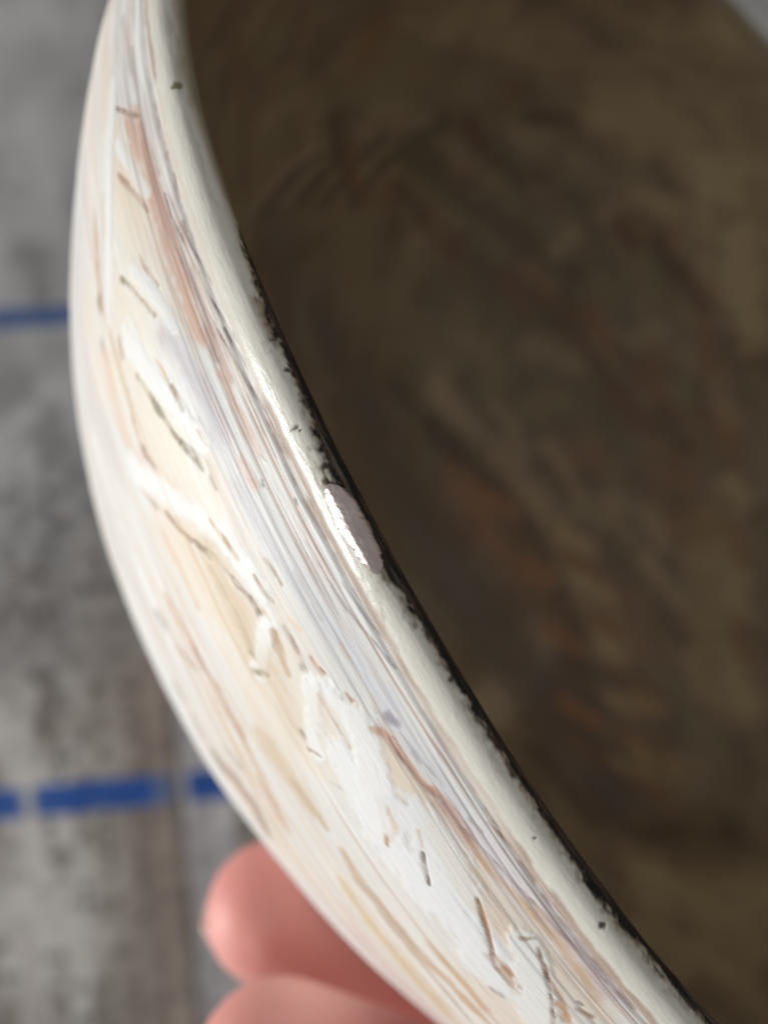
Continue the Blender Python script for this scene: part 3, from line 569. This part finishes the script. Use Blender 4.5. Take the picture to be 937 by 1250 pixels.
# ================================================================ printed newspaper sheet on the table
PX = CAMH / 1048.0                      # size on the table of one printing unit
TILT = math.radians(5.4)
def newspaper():
    x = np.linspace(-.34, .36, 560); y = np.linspace(-.30, .30, 600)
    p, q = np.meshgrid(x / PX, -y / PX, indexing='ij')      # sheet coordinates; q grows towards the reader
    wob = 7 * (fbm(p / 90, q / 90, 3) - .5)
    pw = p + wob; qw = q + 5 * (fbm(p / 60, q / 60, 4) - .5)
    base = np.zeros(p.shape + (3,)); base[:] = (176, 173, 168)
    def lay(mask, col, a=1.0):
        m = (np.clip(mask, 0, 1) * a)[..., None]
        base[:] = base * (1 - m) + np.array(col, float) * m
    colw = 187.0                         # printed column width with gutter
    pc = (pw - 38) % colw                # 0 = gutter
    ci = np.floor((pw - 38) / colw)
    # grey photograph printed over the upper part of the page
    photo = sstep(-120, -170, qw) * sstep(-1010, -960, qw)
    cl = fbm(p / 120 + 3, q / 110, 11, 4); cl2 = fbm(p / 45, q / 45, 12, 3)
    gv = 136 + 62 * (cl - .35) + 30 * (cl2 - .5)
    m = photo[..., None]; base[:] = base * (1 - m) + np.stack([gv + 3, gv + 2, gv + 2], -1) * m
    lay(photo * sstep(.55, .85, fbm(p / 55 + 9, q / 55, 21, 2)), (96, 94, 94), .5)
    lay(photo * sstep(-330, -200, qw), (122, 117, 112), .55)
    # body text, read only as smudges
    text = 1 - photo
    fine = sstep(-500, -330, qw)
    gx = p / 17.5; gy = q / 20.0
    cell = hash2(np.floor(gx), np.floor(gy), 45)
    inx = sstep(.02, .25, gx % 1) * sstep(.98, .75, gx % 1) * sstep(.05, .3, gy % 1) * sstep(.95, .7, gy % 1)
    tone = fbm(p / 70, q / 140, 31, 3)
    lay(text * sstep(.35, .7, tone), (126, 120, 115), .7)
    lay(text * sstep(.45, .7, fbm(p / 26, q / 90, 33, 2)), (104, 97, 92), .65)
    blk = vnoise(np.floor(p / 19) * 7.31, np.floor(q / 21) * 5.17, 41)
    soft = vnoise(p / 19, q / 21, 43)
    lay(fine * inx * sstep(.50, .85, cell), (78, 74, 71), .85)
    lay(fine * inx * sstep(.42, .15, cell), (166, 161, 157), .45)
    lay(text * sstep(.7, .9, soft), (84, 78, 73), .5)
    # shade beside the fold painted brown into the right end of each second column
    fold_shade = sstep(118, 140, pc) * sstep(184, 180, pc) * (ci % 2 == 0) * sstep(-190, -120, qw)
    lay(fold_shade, (122, 108, 98), .45)
    lay(sstep(40, 120, pc) * sstep(184, 176, pc) * (ci % 2 == 0) * sstep(-420, -60, qw), (108, 97, 90), .4)  # broader, softer part of the painted shade
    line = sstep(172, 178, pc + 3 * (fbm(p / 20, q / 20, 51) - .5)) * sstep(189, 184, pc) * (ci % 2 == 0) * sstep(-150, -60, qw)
    lay(line, (84, 75, 70), .65)  # dark edge of the painted shade
    lay((ci % 2 != 0) * text * (pc < 60), (178, 175, 180), .6)
    lay((ci % 2 != 0) * text * (pc > 150), (184, 180, 176), .5)
    lay(np.exp(-((pc - 0) / 7.0) ** 2) * text * (ci % 2 == 0), (186, 184, 182), .6)
    # blue bars
    for qc, h, c, a in ((0, 18.5, (36, 72, 142), .97), (-585, 13, (62, 80, 122), .95), (585, 17, (36, 72, 142), .97)):
        bar = sstep(h + 2, h - 2, np.abs(qw - qc))
        gap = sstep(-9, -6, pc - colw) + sstep(9, 6, pc)
        cut = (1 - np.clip(gap, 0, 1)) * np.where((ci % 2 == 0), 1 - .5 * sstep(150, 156, pc) * sstep(184, 180, pc) * (qc == 0), 1)
        lay(bar * cut * (.78 + .3 * fbm(p / 30, q / 12, 77, 3)), c, a)
    z = .0016 + .0012 * fbm(x[:, None] * 14, y[None, :] * 9, 61, 3) + .0008 * np.exp(-((pw - 222) / 26) ** 2)
    P = np.stack(np.broadcast_arrays(x[:, None], y[None, :], z), -1)
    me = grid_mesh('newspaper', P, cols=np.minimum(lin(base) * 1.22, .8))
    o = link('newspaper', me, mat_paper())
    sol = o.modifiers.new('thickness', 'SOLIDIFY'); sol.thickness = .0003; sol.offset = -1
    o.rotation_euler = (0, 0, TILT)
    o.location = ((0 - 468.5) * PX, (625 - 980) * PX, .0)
    tag(o, 'grey printed newspaper sheet with broken blue bars lying under the bowl', 'newspaper')
newspaper()

# ================================================================ BOWL
RB = np.array([[0.78120662, -0.26086503, 0.56715576], [0, 0.90850664, 0.41787041], [-0.62427255, -0.32644313, 0.7097314]])
TB = np.array([0.6343, 0.2126, -1.1845])
RIMC = [0.9401789, -0.0023317, 0.0037148, -0.0042834, -0.0075608, 0.0021058, -0.003529, 0.0117534, -0.0049175, 0.0099927, 0.012847]
WQ = [0.93423, 0.754577, 1.139025, -0.008409, -0.019171, -0.010714, 0.06311, 0.091059, 0.092553]
BASE = np.array([0, 0, -0.985])

def rin_of(t):
    r = RIMC[0] + 0 * t
    for k in range(1, 6): r = r + RIMC[2 * k - 1] * np.cos(k * t) + RIMC[2 * k] * np.sin(k * t)
    return r
def a_of(t):
    a = WQ[1] + 0 * t
    for k in range(3): a = a + WQ[3 + 2 * k] * np.cos((k + 1) * t) + WQ[4 + 2 * k] * np.sin((k + 1) * t)
    return a + .4 * np.exp(-((np.degrees(t) % 360 - 150) / 12) ** 2)
T0 = -.06
def wall(th, t):
    ri = rin_of(th); a = np.maximum(a_of(th), .55)
    tp = np.clip(t, 0, 1) * np.pi / 2 * .9
    r = np.cos(tp) ** a * ri * (1.047 - .016 * np.exp(-(np.maximum(t, 0) / .05) ** 2) - .012 * np.exp(-((np.degrees(th) % 360 - 146) / 12) ** 2))
    z = -.03 - WQ[0] * np.sin(tp) ** WQ[2]
    k = np.clip(t / T0, 0, 1)
    return r * (1 - k) + (ri + .0290) * k, z * (1 - k) - .016 * k
_tg = np.linspace(T0, 1, 400); _r, _z = wall(np.full(400, math.radians(190)), _tg)
_vg = np.r_[0, np.cumsum(np.hypot(np.diff(_r), np.diff(_z)))]

bowl = bpy.data.objects.new('bowl', None); COL.objects.link(bowl)
bowl.empty_display_size = .03
bw = RB @ BASE + TB
M = Matrix([list(RB[0]) + [bw[0] * S], list(RB[1]) + [bw[1] * S], list(RB[2]) + [bw[2] * S + CAMH], [0, 0, 0, 1]])
bowl.matrix_world = M
tag(bowl, 'white marbled bowl with worn rim and dark brown inside, held tilted by fingers', 'bowl')

def to_local(r, th, z): return np.stack([r * np.cos(th), r * np.sin(th), z], -1)
D0, D1 = math.radians(148), math.radians(231)
def thetas(nd, nc): return np.r_[np.linspace(D0, D1, nd, endpoint=False), np.linspace(D1, D0 + 2 * np.pi, nc, endpoint=False)]

def paint(U, V, col, rel, strokes):
    mk = np.ones(U.size)
    shp = U.shape; u = U.ravel(); v = V.ravel(); c = col.reshape(-1, 3); h = rel.ravel()
    rag = fbm(u * 130, v * 260, 71, 3) - .5
    grain = fbm(u * 60, v * 170, 79, 3)
    rag2 = fbm(u * 45, v * 120, 77, 2) - .5
    # coarse bins over U so that each stroke touches few vertices
    order = np.argsort(u, kind='stable'); us = u[order]
    for pts, rgb, al, soft, rl in strokes:
        p = np.array(pts, float) * 1e-4
        if rl < 0 and len(p) > 2: p[0, 2] *= .65; p[-1, 2] *= .65
        hm = p[:, 2].max() * 1.8 + .002
        i0 = np.searchsorted(us, p[:, 0].min() - hm); i1 = np.searchsorted(us, p[:, 0].max() + hm)
        ids = order[i0:i1]; vv = v[ids]
        ids = ids[(vv > p[:, 1].min() - hm) & (vv < p[:, 1].max() + hm)]
        if not len(ids): continue
        uu = u[ids]; vv = v[ids]; best = np.full(len(ids), 9.0)
        for a, b in zip(p[:-1], p[1:]):
            dx, dy = b[0] - a[0], b[1] - a[1]; L = dx * dx + dy * dy + 1e-12
            t = np.clip(((uu - a[0]) * dx + (vv - a[1]) * dy) / L, 0, 1)
            hw = a[2] + (b[2] - a[2]) * t + 1e-5
            best = np.minimum(best, np.hypot(uu - a[0] - t * dx, vv - a[1] - t * dy) / hw)
        best = best + rag[ids] * 1.0 + rag2[ids] * .6
        k = sstep(1.15 + soft * .8, .95 - soft * .95, best) * al * SOFTEN
        if rl < 0 and soft <= .6: k = k * (.5 + .6 * sstep(.32, .62, grain[ids]))
        k = np.clip(k * 1.12, 0, 1) * (1 - .22 * np.clip(rag2[ids] * 2.2 + .1, 0, 1))
        c[ids] = c[ids] * (1 - k[:, None]) + (lin(rgb) * ALB)[None] * k[:, None]
        h[ids] += k * rl
        if min(rgb) > 240: mk[ids] *= 1 - .85 * k
        elif rl < 0: mk[ids] = mk[ids] * (1 - k) + .7 * k
    return c.reshape(shp + (3,)), h.reshape(shp), mk.reshape(shp)
ALB = 0.93; SOFTEN = 1.0

def outer_wall():
    th = thetas(1050, 120)
    t = np.r_[np.linspace(T0, 0, 26, endpoint=False), np.linspace(0, .5, 380, endpoint=False), np.linspace(.5, 1, 60)]
    TH, T = np.meshgrid(th, t, indexing='ij')
    r, z = wall(TH, T)
    U = TH * .95; V = np.interp(T, _tg, _vg)
    col = np.zeros(TH.shape + (3,)); col[:] = lin((238, 237, 233)) * ALB
    # slow drifts of the marbling: cream, pale lilac, chalk white
    def drift(f, lo, hi, rgb, a):
        k = (sstep(lo, hi, f) * a)[..., None]; col[:] = col * (1 - k) + lin(rgb) * ALB * k
    drift(fbm(U * 5, V * 26, 81, 4), .5, .75, (242, 226, 206), .7)
    drift(fbm(U * 4, V * 30, 82, 4), .55, .8, (226, 225, 225), .7)
    drift(fbm(U * 6 + V * 9, V * 40, 83, 4), .52, .7, (248, 248, 246), .8)
    rel = np.zeros(TH.shape)
    col, rel, mk = paint(U, V, col, rel, STROKES)
    # brown line in the groove under the rim
    vw = V - .0125 + .003 * (fbm(U * 26, V * 30, 91, 3) - .5)
    on = .45 + .55 * sstep(.36, .55, fbm(U * 11, V * 12, 92, 3))
    gr = .9 * sstep(.0050, .0018, np.abs(vw)) * on * (.55 + .45 * sstep(.35, .6, fbm(U * 120, V * 300, 93, 2)))
    col = col * (1 - .85 * gr[..., None]) + lin((138, 110, 95)) * .85 * gr[..., None]
    rel = rel - 2.5 * sstep(.0060, .001, np.abs(vw))
    # bundle of hair-fine grey and russet lines running under the lip
    for k in range(9):
        v0 = .0185 + .0046 * k; ph = 7.3 * k
        dv = np.abs(V - v0 - .008 * (fbm(U * 4 + ph, U * 0, 200 + k, 3) - .5)) / (.0007 + .0009 * fbm(U * 18 + ph, U * 0, 220 + k, 2))
        ln = sstep(1.3, .4, dv) * sstep(.38, .6, fbm(U * 7 + ph * 3, V * 3, 240 + k, 3)) * (.95 - .06 * k) * (1 - .15 * sstep(194, 202, np.degrees(TH)))
        col = col * (1 - ln[..., None]) + lin([(140, 122, 116), (176, 146, 130), (156, 150, 152)][k % 3]) * ln[..., None]
        rel = rel - .6 * ln
    # long tan growth lines running along the lower wall
    for k in range(16):
        v0 = .15 + .0165 * k; ph = 3.1 * k + 50
        dv = np.abs(V - v0 - .03 * (fbm(U * 2.2 + ph, U * 0, 300 + k, 3) - .5)) / (.0012 + .0032 * fbm(U * 9 + ph, U * 0, 320 + k, 2))
        ln = sstep(1.5, .2, dv + .8 * (fbm(U * 40, V * 200, 330, 2) - .5)) * sstep(.40, .62, fbm(U * 3.2 + ph * 2, U * 0 + k, 340 + k, 2)) * .6
        ln = ln * (.35 + .65 * mk)
        col = col * (1 - ln[..., None]) + lin([(206, 172, 142), (222, 198, 164), (190, 166, 150), (214, 206, 200)][k % 4]) * ALB * ln[..., None]
        rel = rel - .35 * ln
    d = .00075 * np.clip(rel, -2.5, 1.1) + .0009 * (fbm(U * 7, V * 60, 95, 3) - .5) + .004 * (fbm(U * 6, V * 6, 96, 2) - .5)
    d = d * sstep(.004, .012, V)
    P = to_local(r + d, TH, z)
    # close the underside with a flat base inside the foot ring
    rr, zz = wall(th, np.ones_like(th))
    base = np.stack([to_local(rr * f, th, zz + .004 * (1 - f)) for f in (.8, .5, .2, .02)], 1)
    P = np.concatenate([P, base], 1)
    nb = base.shape[1]
    col = np.concatenate([col, np.repeat(col[:, -1:], nb, 1)], 1)
    uv = np.stack([U, V, mk], -1); uv = np.concatenate([uv, np.repeat(uv[:, -1:], nb, 1)], 1)
    link('outer_wall', grid_mesh('outer_wall', (P - BASE) * S, True, col, uv, flip=True), mat_outer(), bowl)
outer_wall()

# specks and pits on the rim: angle (deg), distance from the inner edge, size
SPECKS = [(188.1, .0207, 26), (192.3, .0245, 34), (191.9, .0188, 22), (190.9, .0197, 15), (201.6, .0207, 26), (204.7, .015, 28), (206.0, .0131, 20),
          (210.3, .0188, 30), (212.0, .0264, 24), (190.4, .0283, 14), (190.6, .0275, 10), (202.2, .0197, 9), (186.4, .0112, 60), (186.9, .012, 40),
          (173.9, .0245, 40), (193.2, .0175, 16), (198.6, .018, 10), (208.0, .0275, 9), (215.0, .017, 16), (218.3, .02, 14), (183.4, .0085, 14),
          (185.0, .0095, 16), (187.4, .013, 14), (189.6, .0165, 10), (199.7, .0165, 12), (203.4, .0145, 14)]
def rim():
    th = thetas(1300, 100)
    prof = np.array([(-.004, -.060), (-.0035, -.034), (-.0028, -.020), (-.0012, -.0125), (.0018, -.0080), (.0058, -.0040), (.0100, -.0010), (.0145, .0010), (.0188, .0017),
                     (.0225, .0010), (.0255, -.0012), (.0278, -.0045), (.0294, -.0085), (.0304, -.0130), (.0306, -.0175), (.0300, -.0215), (.0280, -.026)])
    s = np.linspace(0, len(prof) - 1, 72)
    pr = np.stack([np.interp(s, np.arange(len(prof)), prof[:, k]) for k in (0, 1)], 1)
    for _ in range(2): pr[1:-1] = .25 * pr[:-2] + .5 * pr[1:-1] + .25 * pr[2:]
    DR, ZZ = np.broadcast_to(pr[:, 0], (len(th), 72)), np.broadcast_to(pr[:, 1], (len(th), 72))
    TH = np.broadcast_to(th[:, None], DR.shape)
    U = TH * .95; A = np.broadcast_to(np.cumsum(np.r_[0, np.hypot(*np.diff(pr, axis=0).T)]), DR.shape)
    deg = np.degrees(TH) % 360
    col = np.zeros(DR.shape + (3,)); col[:] = lin((237, 234, 224)) * .90
    def lay(k, rgb, a=1.0):
        k = (np.clip(k, 0, 1) * a)[..., None]; col[:] = col * (1 - k) + lin(rgb) * k
    n1 = fbm(U * 90, A * 160, 101, 4) - .5; n2 = fbm(U * 22, A * 60, 102, 3) - .5; n3 = fbm(U * 260, A * 400, 103, 2) - .5
    # warm tea-coloured staining along the inner half, with shade painted into its upper arc
    lay(sstep(.0255, .012, DR + .010 * n2), (186, 174, 150), .7)
    lay(sstep(.021, .006, DR + .012 * n2) * sstep(187, 179, deg), (118, 106, 86), .85)  # painted shade, deepening towards the inner edge
    lay(sstep(.48, .68, fbm(U * 40, A * 140, 105, 3)) * sstep(.0275, .0195, DR) * (.5 + .5 * sstep(181, 185, deg) * sstep(197, 193, deg)), (146, 122, 98), .7)
    # dark worn edge where the white coat is gone
    wdt = np.interp(deg, [180.3, 181.2, 183, 186, 190, 193, 197, 200, 205, 212, 220, 231], [.000, .009, .0125, .0175, .0200, .0235, .0230, .0192, .0178, .0170, .0168, .0168])
    wdt = np.where((deg < 180) | (deg > 231), -.02, wdt)
    e = DR + .0068 * n1 + .006 * n2 + .008 * n3
    lay(sstep(wdt + .0065, wdt + .0005, e), (124, 104, 82), .7)
    dark = sstep(wdt + .0024, wdt - .0016, e)
    lay(dark, (36, 33, 32))
    lay(dark * sstep(.5, .7, fbm(U * 50, A * 420, 107, 3)), (96, 74, 60), .7)
    lay(sstep(2.9, 1.4, np.abs(deg - 195) + 60 * np.abs(n1)) * sstep(.024, .019, DR) * (1 - dark), (150, 132, 112), .75)
    rel = -.0012 * dark
    # thin tan line at the very edge
    lay(sstep(.0050, .0035, DR + .002 * n1) * sstep(.0005, .002, DR) * sstep(180, 184, deg), (128, 108, 84), .75)
    # brown crumbs in the groove below the lip
    lay(sstep(-.0140, -.0185, ZZ + .007 * n2 + .006 * n1) * (.25 + .75 * sstep(.40, .62, fbm(U * 13, A * 15, 113, 3))), (150, 124, 106), .75)
    # specks
    for sd, sr, sz in SPECKS:
        dist = np.hypot((deg - sd) * np.pi / 180 * .95, DR - sr) / (sz * 1e-4) * 1.25
        k = sstep(1.15, .7, dist + 1.2 * n1 + .8 * n3)
        olive = sd < 176
        lay(k, (126, 116, 78) if olive else (64, 54, 46), .9)
        rel = rel - .0009 * k
    z = ZZ + .0022 * (fbm(U * 9, A * 0, 109, 3) - .5) + rel * .7 + .0004 * n1
    r = rin_of(TH) + DR + rel * .5 + .0012 * (fbm(U * 16, A * 20, 110, 3) - .5) * sstep(.0, .02, DR)
    P = to_local(r, TH, z)
    link('rim', grid_mesh('rim', (P - BASE) * S, True, col, np.stack([U, A], -1)), mat_rim(), bowl)
rim()

def interior():
    th = np.linspace(0, 2 * np.pi, 420, endpoint=False); t = np.r_[np.linspace(.02, 1, 210)]
    TH, T = np.meshgrid(th, t, indexing='ij')
    r, z = wall(TH, T); r = np.maximum(r - .05, .0); z = z * .95
    rin = np.broadcast_to(rin_of(th)[:, None], r.shape) - .0035
    k = sstep(.10, .0, T); r = r * (1 - k) + rin * k
    z0 = np.full((len(th), 1), -.018)
    r = np.concatenate([rin[:, :1], r], 1); z = np.concatenate([z0, z], 1); TH = np.concatenate([TH[:, :1], TH], 1)
    rl, zl = r[:, -1], z[:, -1]
    r = np.concatenate([r] + [(rl * f)[:, None] for f in (.75, .5, .25, .03)], 1)
    z = np.concatenate([z] + [(zl - .006 * (1 - f))[:, None] for f in (.75, .5, .25, .03)], 1)
    TH = np.concatenate([TH] + [TH[:, :1]] * 4, 1)
    P = to_local(r, TH, z)
    G = 5.0
    col = np.zeros(P.shape); col[:] = lin((64, 55, 40)) * G
    flat = P.reshape(-1, 3); c = col.reshape(-1, 3)
    n = fbm(TH * 9 + z * 6, z * 20, 121, 4).ravel(); n2 = fbm(TH * 22 + z * 14, z * 34, 122, 3).ravel()
    k = (sstep(.5, .75, n) * .55)[:, None]; c[:] = c * (1 - k) + lin((44, 33, 24)) * G * k
    k = (sstep(.45, .22, n) * .4)[:, None]; c[:] = c * (1 - k) + lin((84, 72, 53)) * G * k
    k = (sstep(.56, .75, n2) * .35)[:, None]; c[:] = c * (1 - k) + lin((62, 47, 31)) * G * k
    for pts, rgb, al, so in INTERIOR_MARKS:
        thin = so < 1
        p = np.array(pts, float) * 1e-3; lo = p[:, :3].min(0) - .2; hi = p[:, :3].max(0) + .2
        ids = np.where(((flat > lo) & (flat < hi)).all(1))[0]
        if not len(ids): continue
        X = flat[ids]; best = np.full(len(ids), 9.0)
        for a, b in zip(p[:-1], p[1:]):
            d = b[:3] - a[:3]; L = (d * d).sum() + 1e-9
            s = np.clip(((X - a[:3]) @ d) / L, 0, 1)
            best = np.minimum(best, np.linalg.norm(X - a[:3] - s[:, None] * d, axis=1) / (a[3] + (b[3] - a[3]) * s))
        nz = .5 if thin else 1.0
        kk = (sstep(1.75, .35, best + nz * (1.6 * (n2[ids] - .5) + 1.2 * (n[ids] - .5))) * al * (.85 if sum(rgb) > 220 else 1.45))[:, None]
        kk = np.clip(kk, 0, 1); c[ids] = c[ids] * (1 - kk) + lin(rgb) * G * kk
    me = grid_mesh('interior', (P - BASE) * S, True, col)
    link('interior', me, mat_interior(), bowl)
interior()

def foot_ring():
    th = np.linspace(0, 2 * np.pi, 160, endpoint=False)
    rr, zz = wall(th, np.full_like(th, .985)); ro = rr.mean()
    prof = [(ro + .004, -.938), (ro + .006, -.975), (ro, -.985), (ro - .02, -.985), (ro - .028, -.978), (ro - .03, -.945)]
    P = np.stack([to_local(np.full_like(th, a), th, np.full_like(th, b)) for a, b in prof], 1)
    link('foot_ring', grid_mesh('foot_ring', (P - BASE) * S, True, flip=True), mat_foot(), bowl)
foot_ring()

def rim_chip():
    # a raised sliver of bare metal on the outer shoulder of the rim
    nu, nv = 150, 40
    u = np.linspace(-1, 1, nu); v = np.linspace(-1, 1, nv)
    U, V = np.meshgrid(u, v, indexing='ij')
    half = np.sqrt(np.clip(1 - np.abs(U) ** 2.4, 0, 1)) * (1 + .5 * (fbm(U * 6 + 3, np.sign(V) * 5.5, 131, 3) - .5)) * (1 - .14 * U)
    th = np.radians(194.95 + 1.95 * U - .45 * V * half)
    # walk over the lip section
    a = .0185 - .011 * 0 + .0155 * (V * half * .5 + .5)
    pd = np.array([.0100, .0145, .0188, .0225, .0255, .0278, .0294, .0304, .0306, .0300, .028]); pz = np.array([-.0010, .0010, .0017, .0010, -.0012, -.0045, -.0085, -.0130, -.0175, -.0215, -.026])
    arc = np.r_[0, np.cumsum(np.hypot(np.diff(pd), np.diff(pz)))]
    s0 = .0184 + .0104 * V * half + .0012 * U
    dr = np.interp(s0, arc, pd); z = np.interp(s0, arc, pz)
    dome = np.clip(1 - (V ** 2), 0, 1) ** .5 * np.clip(1 - U ** 4, 0, 1) ** .5
    lump = .0007 * (fbm(U * 13, V * 4, 133, 3) - .5)
    h = -.0014 + .0042 * dome + lump
    P = to_local(rin_of(th) + dr + h * .75, th, z + h * .65 + .0022 * (fbm(th * .95 * 9, th * 0, 109, 3) - .5))
    o = link('chip', grid_mesh('chip', (P - BASE) * S), mat_chip(), bowl)
    o['label'] = 'silvery bare metal spot on the white rim'
rim_chip()

# ================================================================ HAND under the bowl
def hand():
    chains = [
        [(-.151, -.552, -1.188, .097), (-.034, -.640, -1.251, .105), (.161, -.745, -1.286, .112), (.391, -.86, -1.25, .12), (.62, -.98, -1.2, .125), (.85, -1.12, -1.15, .14), (1.25, -1.33, -1.05, .18), (1.65, -1.55, -.95, .24)],
        [(-.118, -.618, -.95, .097), (.02, -.70, -.99, .104), (.18, -.80, -1.02, .112), (.38, -.905, -1.0, .12), (.62, -1.03, -.97, .125), (.9, -1.2, -.93, .15), (1.25, -1.38, -.92, .19), (1.65, -1.58, -.93, .26)],
        [(.0, -.84, -.765, .092), (.18, -.93, -.78, .1), (.38, -1.03, -.77, .108), (.62, -1.15, -.755, .118), (.88, -1.29, -.73, .14), (1.25, -1.43, -.8, .18), (1.65, -1.6, -.9, .26)],
        [(.2, -1.12, -.58, .08), (.4, -1.19, -.58, .088), (.6, -1.27, -.56, .096), (.85, -1.38, -.55, .12), (1.25, -1.48, -.7, .16), (1.65, -1.6, -.88, .24)],
        [(.66, -.90, -1.50, .095), (.80, -.93, -1.47, .115), (.98, -.97, -1.42, .12), (1.2, -1.1, -1.33, .14), (1.42, -1.32, -1.18, .2), (1.7, -1.58, -1.0, .26)],
        [(1.65, -1.58, -.94, .27), (1.95, -1.78, -.93, .29), (2.4, -2.08, -.92, .34), (3.0, -2.5, -.9, .42), (3.6, -2.92, -.9, .46)],
    ]
    ico = []
    import bmesh
    bm = bmesh.new(); bmesh.ops.create_icosphere(bm, subdivisions=3, radius=1)
    sv = np.array([v.co[:] for v in bm.verts]); sf = np.array([[v.index for v in f.verts] for f in bm.faces]); bm.free()
    V, F = [], []; n = 0
    for ch in chains:
        c = np.array(ch); seg = np.r_[0, np.cumsum(np.linalg.norm(np.diff(c[:, :3], axis=0), axis=1))]
        ss = np.arange(0, seg[-1], .03); X = np.stack([np.interp(ss, seg, c[:, k]) for k in range(4)], 1)
        for _ in range(3): X[1:-1] = .25 * X[:-2] + .5 * X[1:-1] + .25 * X[2:]
        for x in X:
            V.append(sv * x[3] + x[:3]); F.append(sf + n); n += len(sv)
    V = np.concatenate(V) * S; F = np.concatenate(F)
    me = bpy.data.meshes.new('hand'); me.from_pydata(V.tolist(), [], F.tolist())
    o = bpy.data.objects.new('hand', me); COL.objects.link(o)
    rm = o.modifiers.new('remesh', 'REMESH'); rm.mode = 'VOXEL'; rm.voxel_size = .0009; rm.use_smooth_shade = True
    sm = o.modifiers.new('smooth', 'SMOOTH'); sm.factor = .5; sm.iterations = 14
    dg = bpy.context.evaluated_depsgraph_get()
    me2 = bpy.data.meshes.new_from_object(o.evaluated_get(dg))
    o.modifiers.clear(); o.data = me2; me2.name = 'hand'; me2.materials.append(mat_skin())
    for p in me2.polygons: p.use_smooth = True
    o.location = (0, 0, CAMH)
    tag(o, 'pink fingertips holding the bowl from below at its lower left', 'hand')
    nm = mat_nail()
    for (tip, nxt, away, rad) in (((-.151, -.552, -1.188), (-.034, -.64, -1.251), (-.35, -.45, -.8), .097), ((-.118, -.618, -.95), (.02, -.70, -.99), (-.3, -.75, -.6), .097),
                                  ((.0, -.84, -.765), (.18, -.93, -.78), (-.3, -.8, -.5), .092), ((.2, -1.12, -.58), (.4, -1.19, -.58), (-.2, -.9, -.3), .08), ((.66, -.90, -1.50), (.8, -.93, -1.47), (0, -.5, -.9), .098)):
        tip = np.array(tip); ax = tip - np.array(nxt); ax /= np.linalg.norm(ax)
        up = np.array(away, float); up -= ax * (up @ ax); up /= np.linalg.norm(up); sd = np.cross(ax, up)
        a = np.linspace(-.75, .75, 13); l = np.linspace(-.9, .55, 11)
        A, L = np.meshgrid(a, l, indexing='ij')
        A2 = A * np.clip(1 - np.clip((L - .1) / .6, 0, 1) ** 2 * .6, .2, 1)
        P = tip + (ax * (L * rad)[..., None]) + (np.cos(A2)[..., None] * up + np.sin(A2)[..., None] * sd) * (rad * (1.0 - .16 * np.clip(L, 0, 1) ** 2))[..., None]
        no = link('nail', grid_mesh('nail', P * S), nm, o)
        so = no.modifiers.new('thickness', 'SOLIDIFY'); so.thickness = .0005; so.offset = 0
hand()
